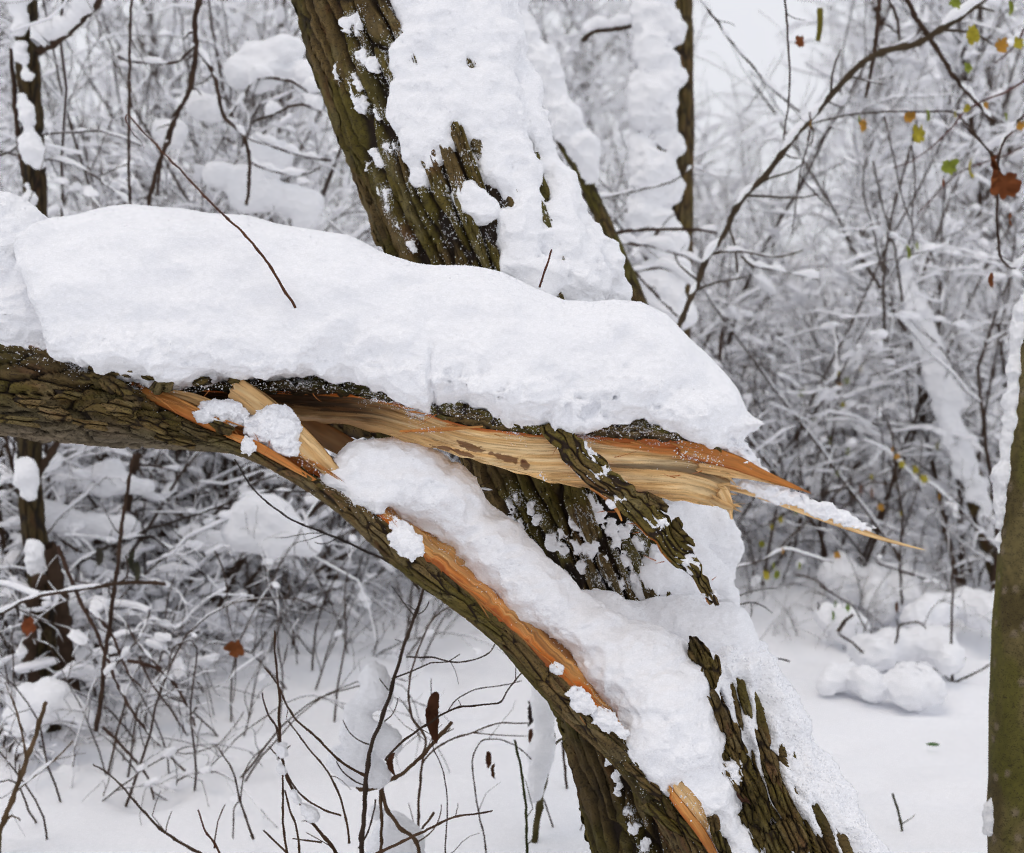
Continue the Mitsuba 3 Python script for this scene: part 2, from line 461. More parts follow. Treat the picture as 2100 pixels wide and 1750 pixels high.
def plank(P, W, thick, seed, colour=None, side=FWD, nu=60, nv=10, ragged=0.012, **kw):
    """a splintered strip of wood along P, W wide in the picture's plane, thick along side, ends torn"""
    c = curve(np.c_[P, W], nu)
    P, W = c[:, :3], c[:, 3]
    t = np.gradient(P, axis=0)
    t /= np.linalg.norm(t, axis=1, keepdims=True)
    a = np.cross(t, side)
    a /= np.linalg.norm(a, axis=1, keepdims=True)
    b = np.cross(a, t)
    v = np.linspace(-0.5, 0.5, nv)
    sec = [(x, -0.5) for x in v] + [(0.5, 0.0)] + [(x, 0.5) for x in v[::-1]] + [(-0.5, 0.0)]
    sec = np.array(sec)
    s = np.r_[0, np.cumsum(np.linalg.norm(np.diff(P, axis=0), axis=1))]
    U = np.broadcast_to(s[:, None], (nu, len(sec)))
    A = sec[None, :, 0] * W[:, None]
    gr = fbm(np.stack([U / 0.12, A / 0.006, sec[None, :, 1] + U * 0], -1), 2, seed) - 0.5
    th = np.minimum(thick, W * 0.8)
    V = P[:, None] + a[:, None] * A[..., None] + b[:, None] * (sec[None, :, 1] * th[:, None] + gr * 0.006 * np.sign(sec[None, :, 1]))[..., None]
    tear = (noise(np.stack([A / 0.006, A * 0, U * 0], -1), seed + 8) - 0.3) * ragged * 2
    endw = np.zeros(nu)
    endw[:3], endw[-3:] = -1, 1
    V = V + t[:, None] * (tear * endw[:, None])[..., None]
    C = wood_colour(U, A, seed, **kw) if colour is None else colour(U, A, seed)
    m = Mesh().add(V, grid_faces(nu, len(sec), True), C.reshape(-1, 3), uv=(U, A + .1 * seed))
    for row, flip in ((V[0], 1), (V[-1], -1)):
        k = len(row)
        fan = np.stack([np.full(k, k), np.arange(k), (np.arange(k) + 1) % k], 1)[:, ::flip]
        m.add(np.vstack([row, row.mean(0)]), fan, np.vstack([C[0 if flip == 1 else -1], C[0, :1]]))
    return m


def chip(rng, centre, L, W, T, along, seed, moss=0.4, tan=0.5, out=-FWD):
    """one loose plate of bark, a rough slab lying on the stem"""
    m = trimesh.creation.box([1, 1, 1]).subdivide().subdivide().subdivide()
    m = m.subdivide() if max(L, W) > .05 else m
    v = np.array(m.vertices)
    r = np.maximum(np.abs(v[:, 0]), np.abs(v[:, 1])) * 2
    an = np.arctan2(v[:, 1], v[:, 0])
    sq = 1 / np.maximum(np.abs(np.cos(an)), np.abs(np.sin(an)))
    rad = (0.50 + 0.95 * fbm(np.stack([np.cos(an) * 1.5 + seed, np.sin(an) * 1.5, an * 0], -1), 2, seed)) / sq ** 0.45
    v[:, :2] *= (rad * (1 - 0.16 * (v[:, 2] > 0.3)))[:, None]
    v[:, 2] += 0.12 * (1 - r ** 2)
    q = v * [W, L, T]
    q = np.stack([q[:, 0], q[:, 2], q[:, 1]], -1)
    h = bark(q + seed * 0.37, 0.013, 5.0, seed, .5)
    bark.rid = .5 * bark.rid + rng.uniform(.1, .6)
    v[:, 2] += np.where(v[:, 2] > 0.1, 0.75 * (h - 0.6), 0)
    t = along / np.linalg.norm(along)
    o = out - (out @ t) * t
    o /= np.linalg.norm(o)
    a = np.cross(t, o)
    V = centre + (v[:, :1] * W) * a + (v[:, 1:2] * L) * t + (v[:, 2:] * T) * o
    return Mesh().add(V, np.array(m.faces), bark_colour(q + seed * 0.37, np.clip(h + 0.1, 0, 1), seed, moss, tan))


# ------------------------------------------------------------------ ground
def ground_z(x, y):
    p = np.stack([x, y, 0 * x], -1)
    far = np.clip(np.hypot(x, y) - 14, 0, 60)
    bank = 2.6 * sstep(15, 34, y)                      # added snow rise: a white backdrop that brightens gaps between the far twigs
    pits = sstep(.60, .80, fbm(p / .30, 2, 9))
    return 0.26 * (fbm(p / 3.1, 3, 5) - 0.5) + 0.13 * (fbm(p / 0.8, 3, 8) - 0.5) + 0.022 * (fbm(p / .16, 2, 10) - .5) - 0.05 * pits + 0.02 * far + bank


def build_ground():
    near = np.arange(-4.2, 4.21, .055)
    out = 4.2 + np.cumsum(.07 * 1.13 ** np.arange(44))
    x = np.r_[-out[::-1], near, out]
    ny = np.arange(2.6, 12.5, .055)
    y = np.r_[2.6 - np.cumsum(.07 * 1.2 ** np.arange(30))[::-1], ny, ny[-1] + np.cumsum(.07 * 1.11 ** np.arange(54))]
    X, Y = np.meshgrid(x, y, indexing="ij")
    scene["ground"] = Mesh().add(np.stack([X, Y, ground_z(X, Y)], -1), grid_faces(len(x), len(y))[:, ::-1]).ply("mat_snow")
    tag("ground", "forest floor under deep undulating fresh snow", "ground", kind="structure")


build_ground()

# ------------------------------------------------------------------ the broken tree
TREE = "broken_tree"
tag(TREE, "leaning rough-barked tree whose forked stem has split and bent over to the left", "tree")
RNG = np.random.default_rng(11)

# leaning main trunk, running on down to the ground
TR = [(720, -260, 3.62, 214), (810, 0, 3.6, 212), (900, 250, 3.56, 207), (990, 500, 3.53, 208), (1078, 750, 3.50, 205), (1160, 950, 3.47, 203),
      (1250, 1200, 3.45, 203), (1350, 1500, 3.43, 206), (1440, 1750, 3.42, 218), (1540, 2020, 3.40, 245), (1600, 2200, 3.38, 300)]
TRP = np.array([at(x, y, d) for x, y, d, r in TR])
TRR = np.array([r * 0.95 * d / PXF for x, y, d, r in TR])
tv, tn, th_, tf, tc, tq = bark_tube(TRP, TRR, 250, 660, 3, 0.040, 8.5, 0.034, moss=0.75, tan=0.35, twist=0.3, cross=0.4)
_green = sstep(.44, .62, fbm(tq / np.array([.05, .05, .07]), 3, 9)) * sstep(TRR.mean() * np.pi * 1.02, TRR.mean() * np.pi * .8, tq[..., 0])
tc = mixc(tc, np.array((.060, .085, .014)), .75 * _green * (.4 + .6 * noise(tq / .008, 10)))
put("trunk", Mesh().add(tv, tf, tc), "mat_bark", TREE)
_tx, _ty, _td, _tr = np.array(TR, float).T
TRUNK_X, TRUNK_R, TRUNK_D = PchipInterpolator(_ty, _tx), PchipInterpolator(_ty, _tr), PchipInterpolator(_ty, _td)


def trunk_depth(x, y):
    """how far ahead the near side of the main trunk is at a point of its outline"""
    off = np.clip((x - TRUNK_X(y)) * 0.94 / TRUNK_R(y), -0.97, 0.97)
    return float(TRUNK_D(y) - TRUNK_R(y) * 0.95 * TRUNK_D(y) / PXF * math.sqrt(1 - off ** 2))


# the bent lower stem: rows  underside x, y   upper bark edge x, y   depth   rise of the split face behind   half depth
ARC = [(-170, 872, -165, 700, 3.0, 2, .085), (0, 890, 0, 705, 3.0, 2, .088), (100, 901, 102, 722, 3.0, 3, .086), (200, 908, 206, 755, 3.0, 8, .082),
       (300, 914, 306, 806, 2.99, 24, .075), (395, 920, 380, 858, 2.985, 40, .065), (470, 927, 446, 880, 2.98, 44, .060), (530, 947, 528, 912, 2.975, 46, .055),
       (585, 975, 592, 950, 2.97, 46, .055), (645, 1013, 664, 985, 2.97, 48, .055), (707, 1061, 732, 1026, 2.97, 52, .055), (765, 1116, 800, 1078, 2.975, 56, .060),
       (820, 1166, 858, 1128, 2.98, 60, .065), (862, 1200, 900, 1163, 2.98, 62, .065), (922, 1241, 956, 1210, 2.985, 64, .065), (985, 1288, 1016, 1262, 2.99, 66, .065),
       (1034, 1333, 1070, 1306, 3.0, 66, .068), (1072, 1377, 1110, 1350, 3.0, 68, .070), (1140, 1453, 1184, 1416, 3.01, 70, .072), (1203, 1512, 1248, 1474, 3.02, 70, .075),
       (1250, 1556, 1302, 1524, 3.03, 70, .078), (1294, 1610, 1352, 1584, 3.04, 66, .080), (1331, 1658, 1396, 1636, 3.05, 60, .085), (1378, 1736, 1452, 1712, 3.07, 60, .09),
       (1440, 1840, 1530, 1815, 3.09, 60, .10), (1540, 2010, 1640, 1990, 3.12, 60, .12)]


def arc_frame(n):
    a = np.array(ARC, float)
    B, U = at(a[:, 0], a[:, 1], a[:, 4]), at(a[:, 2], a[:, 3], a[:, 4])
    c = curve(np.c_[(B + U) / 2, B, U, a[:, 5] * a[:, 4] / PXF, a[:, 6]], n)
    return c[:, 3:6], c[:, 6:9], c[:, 9], c[:, 10]


def build_arc():
    n, m = 820, 98
    B, U, rise, dh = arc_frame(n)
    mid, hv = (B + U) / 2, (U - B) / 2
    hw = np.linalg.norm(hv, axis=1)
    nn = hv / hw[:, None]
    s = np.r_[0, np.cumsum(np.linalg.norm(np.diff(mid, axis=0), axis=1))]
    k = int(m * 0.72)
    ph = np.linspace(62, -90, k)
    fr_n, fr_d = np.sin(np.radians(ph)), -np.cos(np.radians(ph))
    fr_n = np.where(ph > 0, fr_n / math.sin(math.radians(62)), fr_n)
    t = np.linspace(0, 1, m - k + 1)[1:]
    N = np.concatenate([hw[:, None] * fr_n[None], -hw[:, None] + (2 * hw + rise)[:, None] * (1 - np.cos(t * np.pi / 2))[None]], 1)
    D = np.concatenate([dh[:, None] * fr_d[None], dh[:, None] * np.sin(t * np.pi / 2)[None]], 1)
    G = np.concatenate([np.zeros((n, 1)), np.cumsum(np.hypot(np.diff(N, axis=1), np.diff(D, axis=1)), 1)], 1)
    G = G - G[:, k - 1:k]
    q = np.stack([G, D, np.broadcast_to(s[:, None], N.shape)], -1)
    left = sstep(0.80, 0.45, s)[:, None]
    h = bark(q, 0.017, 5.0, 51, 0.3, .24)
    r1, r2 = bark.rid, bark.rid2
    h2 = bark(q, 0.032, 4.0, 53, 0.7, .17)
    bark.rid, bark.rid2 = r1 * (1 - left) + bark.rid * left, r2 * (1 - left) + bark.rid2 * left
    h = h * (1 - left) + h2 * left
    V = mid[:, None] + nn[:, None] * N[..., None] + FWD * D[..., None]
    out = np.cross(np.gradient(V, axis=0), np.gradient(V, axis=1))
    out /= np.linalg.norm(out, axis=2, keepdims=True)
    if (out[n // 2, 10] @ -FWD) < 0:
        out = -out
    V = V + out * ((0.009 + 0.009 * left) * (h - 0.55))[..., None]
    C = bark_colour(q, h, 55, moss=0.7, tan=0.6)
    under = sstep(0.2, -0.9, N / hw[:, None])[..., None] * left[..., None]
    C = mixc(C, C.mean(-1, keepdims=True) * np.array([1.9, 1.5, 1.05]), 0.8 * under[..., 0])                                              # dry pale underside of the thick end
    build_arc.bark = (V, grid_faces(n, m))
    put("broken_stem", Mesh().add(V, grid_faces(n, m), C), "mat_bark", TREE, label="thick bent-over stem with cracked mossy bark, still joined to the root")
    # the split face between the near bark edge and the far edge
    m2 = 30
    E = mid + nn * (hw + rise)[:, None] + FWD * dh[:, None]
    U0 = V[:, 0]
    v = np.linspace(0, 1, m2)
    P = U0[:, None] * (1 - v)[None, :, None] + E[:, None] * v[None, :, None]
    wv = np.linalg.norm(E - U0, axis=1)[:, None] * v[None]
    S = np.broadcast_to(s[:, None], wv.shape)
    gr = fbm(np.stack([S / 0.40, wv / 0.005, 0 * S], -1), 3, 61) - 0.5
    ridge = np.sin(np.clip(v * 3.2, 0, 1) * np.pi)[None] * 0.004
    P = P + nn[:, None] * (gr * 0.009 + ridge)[..., None]
    C = wood_colour(S, wv, 62, base=(0.64, 0.31, 0.09), pale=(0.80, 0.53, 0.23), dark=(0.26, 0.085, 0.02), streak=0.6)
    edge = v[None] * 1.0 + 0.16 * (noise(np.stack([S / 0.05, S * 0, S * 0], -1), 63) - 0.5)
    brn = fbm(np.stack([S / 0.2, wv / 0.012, 0 * S + 9], -1), 3, 64)
    C = mixc(C, (0.20, 0.062, 0.016), 0.75 * sstep(0.52, 0.66, brn))
    C = mixc(C, ORANGE, 0.75 * sstep(0.22, 0.10, edge) + 0.35 * sstep(0.55, 0.7, noise(np.stack([S / 0.08, wv / 0.02, 0 * S], -1), 65)))
    C = mixc(C, CAMB, 0.85 * sstep(0.10, 0.03, edge))
    build_arc.wood = (P, grid_faces(n, m2))
    put("split_wood", Mesh().add(P, grid_faces(n, m2), C, uv=(S, wv)), "mat_wood", TREE, label="orange-edged split wood along the bent stem")
    return mid, nn, hw, s


ARC_MID, ARC_N, ARC_HW, ARC_S = build_arc()

# collar at the left end: the thicker bark sleeve that ends in an edge above the stem
cv, _, _, cf, cc, _ = bark_tube(np.array([at(x, y, d) for x, y, d in ((-230, 735, 3.02), (-60, 733, 3.02), (40, 730, 3.02), (110, 728, 3.02), (150, 727, 3.03), (158, 727, 3.03))]),
                                np.array([.075, .070, .062, .048, .022, .006]), 110, 150, 71, 0.05, 4, 0.010, moss=0.6, tan=0.5, cross=0.3)
put("bark_collar", Mesh().add(cv, cf, cc), "mat_bark", TREE)

# the upper half of the split stem: rows  x   wood top y   wood bottom y   bark band above   depth of top   depth of bottom
SLAB = [(330, 797, 812, 12, 3.03, 3.05), (400, 800, 838, 14, 3.05, 3.06), (480, 803, 850, 14, 3.05, 3.05), (560, 803, 858, 16, 3.04, 3.04), (640, 806, 865, 18, 3.03, 3.02), (700, 808, 870, 18, 3.01, 3.0),
        (760, 813, 884, 14, 2.985, 2.98), (830, 831, 905, 10, 2.965, 2.96), (880, 848, 915, 26, 2.955, 2.95), (905, 858, 922, 44, 2.95, 2.95), (960, 874, 941, 52, 2.945, 2.94), (1040, 885, 964, 50, 2.94, 2.93), (1110, 890, 984, 36, 2.935, 2.925),
        (1165, 889, 996, 26, 2.93, 2.92), (1250, 896, 1008, 30, 2.93, 2.92), (1340, 901, 1020, 34, 2.93, 2.92), (1400, 905, 1028, 32, 2.935, 2.925), (1440, 913, 1034, 20, 2.94, 2.935), (1475, 927, 1036, 6, 2.945, 2.945), (1498, 938, 1028, 3, 2.95, 2.955)]
sl = PchipInterpolator([r[0] for r in SLAB], np.array(SLAB, float)[:, 1:])


def build_slab():
    n, m = 680, 60
    x = np.linspace(335, 1497, n)
    yT, yB, band, dT, dB = sl(x).T
    yB = yB + 3.0 * (noise(np.stack([x / 23, 0 * x, 0 * x], -1), 81) - 0.5) * 2
    yB = yB - 26 * sstep(1478, 1497, x) * noise(np.stack([x / 5, 0 * x, 0 * x], -1), 80)
    v = np.linspace(0, 1, m)
    Y = yT[:, None] * (1 - v) + yB[:, None] * v
    D = dT[:, None] * (1 - v) + dB[:, None] * v
    X = np.broadcast_to(x[:, None], Y.shape)
    S, W = (X - 335) / 1000, (Y - yT[:, None]) / 1000
    gr = fbm(np.stack([S / 0.16, W / 0.006, 0 * S], -1), 3, 82) - 0.5
    hollow = sstep(900, 620, X) * np.sin(np.clip(v * 1.25, 0, 1) * np.pi)[None] * 0.05
    cup = np.sin(v * np.pi)[None] * 0.010 * sstep(1150, 1300, X)
    round_low = 0.02 * sstep(0.82, 1.0, v)[None]
    D = D + hollow + cup + round_low + gr * 0.013
    P = at(X, Y, D)
    C = wood_colour(S, W, 83, base=(0.72, 0.45, 0.185), pale=(0.84, 0.61, 0.32), dark=(0.15, 0.085, 0.04), streak=0.45)
    # grey-black stain streaks along the grain, and the brown rotten heart at the left
    st = fbm(np.stack([S / 0.22, W / 0.010, 0 * S + 2], -1), 3, 84)
    zone = sstep(1150, 1230, X) * np.exp(-((v[None] - 0.5) / 0.22) ** 2) + 0.55 * sstep(1160, 1060, X) * sstep(900, 960, X) * np.exp(-((v[None] - 0.12) / 0.12) ** 2)
    C = mixc(C, (0.10, 0.07, 0.045), 0.85 * np.clip(zone, 0, 1) * sstep(0.48, 0.62, st))
    heart = sstep(870, 700, X + 90 * (noise(np.stack([S / .05, W / .01, 0 * S], -1), 85) - .5)) * sstep(0.95, 0.55, v[None] + 0.3 * (st - .5))
    C = mixc(C, (0.15, 0.075, 0.035), 0.65 * sstep(960, 720, X))
    C = mixc(C, (0.045, 0.026, 0.016), 0.92 * np.clip(heart, 0, 1) * sstep(0.36, 0.48, st + 0.25 * (0.6 - v[None])))
    C = mixc(C, (0.88, 0.68, 0.38), 0.45 * sstep(.42, .7, noise(np.stack([S / .25, W / .012, 0 * S + 6], -1), 89)) * sstep(880, 1000, X))
    # brown scars on the pale face
    for x0, y0, lx, ly in ((1040, 940, 34, 7), (1075, 953, 10, 9), (965, 917, 30, 8), (950, 930, 24, 6), (905, 917, 22, 5)):
        r = ((X - x0) / lx) ** 2 + ((Y - y0 - (X - x0) * 0.28) / ly) ** 2 + 1.6 * (noise(np.stack([X / 7, Y / 4, 0 * X], -1), 86) - .5)
        C = mixc(C, (0.12, 0.04, 0.015), 0.85 * sstep(1.1, 0.8, r))
    ow = np.interp(x, [335, 740, 900, 1110, 1170, 1300, 1400, 1450, 1498], [.05, .10, .10, .08, .10, .22, .30, .42, .5])[:, None]
    e = v[None] + 0.05 * (noise(np.stack([S / .03, W / .004, 0 * S], -1), 87) - .5)
    C = mixc(C, (0.60, 0.20, 0.04), 0.9 * sstep(1.0, 0.85, e / ow))
    C = mixc(C, (0.36, 0.075, 0.010), 0.75 * sstep(0.75, 0.4, e / ow))
    limb = TREE + "__split_limb"
    mesh = Mesh().add(P, grid_faces(n, m), C, uv=(S, W))
    # back of the wood
    k = 26
    tt = np.linspace(0, 1, k)[1:]
    ang = tt * np.pi
    top, bot = P[:, 0], P[:, -1]
    back = at(x, yT - band * 0.6, dT + 0.03)
    bk = bot[:, None] * (1 - tt)[None, :, None] + top[:, None] * tt[None, :, None] + FWD * (np.sin(ang) * 0.10)[None, :, None] * np.clip((1500 - x) / 160, .25, 1)[:, None, None]
    mesh.add(np.concatenate([bot[:, None], bk], 1), grid_faces(n, k), wood_colour(np.broadcast_to(S[:, :1], (n, k)), np.broadcast_to(tt * .1, (n - 0, k - 1))[:, [0] + list(range(k - 1))], 88))
    # torn right end cap
    r0 = np.concatenate([P[-1], bk[-1]])
    mesh.add(np.vstack([r0, r0.mean(0)]), np.stack([np.full(len(r0), len(r0)), np.arange(len(r0)), (np.arange(len(r0)) + 1) % len(r0)], 1), (0.6, 0.37, .15))
    build_slab.wood = (P, grid_faces(n, m))
    put("split_limb", mesh, "mat_wood", TREE, label="half stem of pale split wood lifted clear of the bent stem")
    # bark over it
    kb = 44
    a = np.linspace(-35, 150, kb)
    bx = x[x < 1480]
    yT2, yB2, b2, dT2, dB2 = sl(bx).T
    bh = b2 / 1000.0
    rad = np.interp(bx, [335, 480, 900, 1300, 1480], [.02, .09, .11, .11, .05])
    up = np.clip((a + 35) / 70, 0, 1)[None] ** 0.75 * bh[:, None] + 0.03 * np.sin(np.clip((a - 20) / 130, 0, 1) * np.pi)[None] - 0.10 * np.clip((a - 90) / 60, 0, 1)[None]
    dd = -0.016 * np.sin(np.clip((a + 35) / 70, 0, 1) * np.pi)[None] + np.clip((a - 20) / 130, 0, 1)[None] * (rad * 1.6)[:, None]
    q = np.stack([np.broadcast_to((np.linspace(0, .3, kb))[None], up.shape), dd, np.broadcast_to((bx / 1000)[:, None], up.shape)], -1)
    h = bark(q, 0.020, 3.0, 91, 0.6)
    rag = 7 * (noise(np.stack([bx / 16, 0 * bx, 0 * bx], -1), 92) - 0.5)
    V = at(bx[:, None], (yT2 + rag)[:, None] - up * 1000, dT2[:, None] + dd - 0.012 * (h - .5))
    V = V + UP * (0.010 * (h - .6))[..., None]
    build_slab.bark = (V, grid_faces(len(bx), kb))
    put("split_limb_bark", Mesh().add(V, grid_faces(len(bx), kb), bark_colour(q, h, 93, moss=0.95, tan=0.4) * 1.1), "mat_bark", TREE)


build_slab()


def pl(pts, widths, d):
    return np.array([at(x, y, dd) for (x, y), dd in zip(pts, d)]), np.array(widths) / 1000.0


def orange(u, a, seed):
    w = np.abs(a).max()
    c = wood_colour(u, a, seed, base=(0.48, 0.17, 0.035), pale=(0.60, 0.28, 0.08), dark=(0.18, 0.05, 0.012), streak=0.6)
    return mixc(c, CAMB, 0.6 * sstep(0.4, 0.9, -a / w))


def brownwood(u, a, seed):
    return wood_colour(u, a, seed, base=(0.21, 0.11, 0.045), pale=(0.30, 0.17, 0.075), dark=(0.05, 0.028, 0.015), streak=0.9)


for pts, wd, d, th, sd, kind, lab in (
        (((488, 800), (530, 828), (585, 872), (640, 925), (682, 968)), (46, 48, 46, 42, 30), (2.955, 2.945, 2.935, 2.93, 2.95), .016, 1, None, "pale torn plank bridging the split in the stem"),
        (((600, 858), (640, 878), (690, 906), (745, 935)), (52, 50, 46, 40), (3.09, 3.09, 3.09, 3.08), .02, 2, brownwood, "dark weathered plank behind the split"),
        (((296, 806), (350, 826), (410, 856), (470, 889)), (18, 30, 30, 12), (2.955, 2.94, 2.93, 2.925), .012, 3, orange, None),
        (((320, 802), (380, 812), (440, 836), (520, 873), (600, 918), (660, 958)), (6, 18, 24, 24, 20, 8), (2.97, 2.97, 2.962, 2.95, 2.945, 2.945), .012, 4, None, None),
        (((470, 893), (520, 912), (575, 943), (640, 982)), (10, 18, 16, 6), (2.925, 2.92, 2.915, 2.915), .008, 5, orange, None),
        (((1395, 918), (1450, 932), (1510, 950), (1560, 972), (1610, 991), (1656, 1009)), (30, 34, 30, 20, 12, 2), (2.935, 2.94, 2.95, 2.955, 2.96, 2.965), .02, 6, orange, "sharp orange tip where the limb snapped"),
        (((1440, 960), (1490, 968), (1530, 976), (1580, 988), (1630, 1003)), (20, 22, 14, 8, 2), (2.942, 2.95, 2.955, 2.96, 2.965), .015, 7, None, None),
        (((1440, 985), (1510, 1004), (1560, 1018), (1650, 1050), (1740, 1082), (1820, 1108), (1888, 1126)), (9, 11, 12, 13, 12, 8, 2), (2.99, 2.985, 2.98, 2.97, 2.96, 2.95, 2.945), .014, 8, None, "long thin splinter pointing down to the right"),
        (((835, 884), (880, 882), (930, 879), (975, 876)), (4, 9, 8, 3), (2.935, 2.932, 2.93, 2.93), .005, 9, orange, None),
        (((1384, 1612), (1410, 1645), (1440, 1682), (1470, 1722)), (34, 42, 36, 22), (2.955, 2.955, 2.965, 2.98), .02, 10, None, None),
        (((1376, 1628), (1405, 1665), (1438, 1708), (1470, 1765)), (16, 20, 20, 12), (2.945, 2.945, 2.955, 2.97), .02, 11, orange, None),
        (((1425, 1345), (1434, 1380), (1446, 1410)), (14, 30, 14), (3.02, 3.02, 3.02), .015, 12, orange, None),
        (((1500, 1622), (1522, 1660), (1545, 1705), (1572, 1770)), (20, 46, 52, 60), (3.03, 3.03, 3.03, 3.03), .03, 13, lambda u, a, s: wood_colour(u, a, s, base=(0.17, 0.075, 0.045), pale=(0.22, 0.105, 0.06), dark=(0.09, 0.035, 0.02)), "red-brown inner bark on the torn stump"),
        (((1482, 1012), (1492, 1032), (1497, 1046), (1499, 1056)), (26, 20, 12, 4), (2.945, 2.94, 2.94, 2.94), .006, 14, None, None),
        (((1470, 1028), (1485, 1036), (1505, 1042)), (14, 16, 5), (2.938, 2.936, 2.94), .006, 15, None, None),
        (((1222, 1008), (1246, 1024), (1264, 1044), (1270, 1056)), (5, 10, 9, 3), (2.895, 2.89, 2.89, 2.89), .004, 16, orange, None)):
    P, W = pl(pts, wd, d)
    put("splinter", plank(P, W, th, 100 + sd, kind, nu=90 if len(pts) > 4 else 50, ragged=.03 if sd < 3 else .012), "mat_wood", TREE, label=lab)

# thin slivers standing off the torn edges
sliv = Mesh()
for x0, y0, ang, L, w, d, c in [(x, float(sl(x)[1]) - 2 - 3 * RNG.random(), RNG.normal(.12, .10), RNG.uniform(20, 70), RNG.uniform(1.2, 3.0), float(sl(x)[4]) - .006, 0) for x in RNG.uniform(780, 1480, 26)] + \
        [(x, float(sl(x)[0]) + RNG.uniform(4, 12), RNG.normal(.22, .10), RNG.uniform(20, 60), RNG.uniform(1.0, 2.6), float(sl(x)[3]) - .012, 1) for x in RNG.uniform(740, 1440, 22)] + \
        [(1470 + RNG.uniform(0, 22), y, RNG.normal(.25, .22), RNG.uniform(14, 46), RNG.uniform(1.5, 4), 2.945, 0) for y in RNG.uniform(965, 1040, 22)] + \
        [(300 + t * 380, 806 + t * 165 - 14 * math.sin(t * 3), RNG.normal(.45, .12), RNG.uniform(24, 70), RNG.uniform(1.2, 3.4), 2.925, 1) for t in RNG.uniform(0, 1, 30)] + \
        [(820 + t * 460, 1090 + t * 400, RNG.normal(.74, .10), RNG.uniform(24, 70), RNG.uniform(1.2, 2.8), 2.915 + .035 * t, 1) for t in RNG.uniform(0, 1, 26)]:
    t = np.linspace(0, 1, 8)
    P = at(x0 + L * t * math.cos(ang), y0 + L * t * math.sin(ang) + RNG.normal(0, 4) * t * t, d - .004 * t)
    cc = np.array((.50, .20, .05) if c else (.66, .42, .18)) * RNG.uniform(.6, 1.15)
    sliv.add(*sweep(P[None], (w / 1000 * (1 - t) ** .7 * np.minimum(1, .5 + 3 * t))[None], 4), cc)
put("sliver", sliv, "mat_wood", TREE, kind="stuff")

# hair-fine torn fibres
fib = Mesh()
for x, y, L, dx, dy in ((430, 800, 30, -.5, .6), (642, 808, 22, .5, .9), (530, 905, 20, -.3, -1), (552, 905, 20, .2, 1), (1145, 912, 22, -.5, 1), (1155, 918, 12, -.6, .6), (895, 850, 40, -1, .55), (845, 884, 26, -1, .3),
                       (1240, 1048, 22, -1, .25), (1262, 1050, 20, -1, .05), (1345, 1150, 28, -1, -.35), (1362, 1152, 16, -1, .2), (1360, 1120, 14, -1, -.1), (1310, 1092, 14, -1, .2), (1460, 1190, 16, .8, -.6), (1300, 1075, 12, -1, -.3),
                       (800, 1062, 26, .6, .8), (812, 1068, 26, .1, 1), (1190, 1470, 20, .4, .9), (1385, 980, 30, -.9, -.2), (1395, 975, 34, -.9, .1), (1260, 938, 30, .9, -.1), (1440, 966, 24, -.9, .3)):
    t = np.linspace(0, 1, 7)
    bend = RNG.normal(0, 0.25)
    P = at(x + L * (dx * t + bend * t * t), y + L * (dy * t - bend * t * t * .5), 2.915 - 0.01 * t)
    fib.add(*sweep(P[None], (0.0011 * (1 - .8 * t))[None], 4), (0.42, 0.13, 0.03))
put("torn_fibre", fib, "mat_wood", TREE, kind="stuff")

# the strip of bark hanging off the limb: rows left x, y  right x, y
STRIP = [(1108, 876, 1128, 866), (1132, 905, 1160, 884), (1162, 942, 1190, 912), (1197, 979, 1228, 942), (1226, 1006, 1262, 978), (1264, 1030, 1302, 1006), (1300, 1070, 1336, 1028), (1338, 1106, 1362, 1060),
         (1374, 1144, 1396, 1092), (1396, 1164, 1412, 1128), (1418, 1180, 1430, 1160), (1438, 1214, 1450, 1188), (1458, 1239, 1472, 1226)]


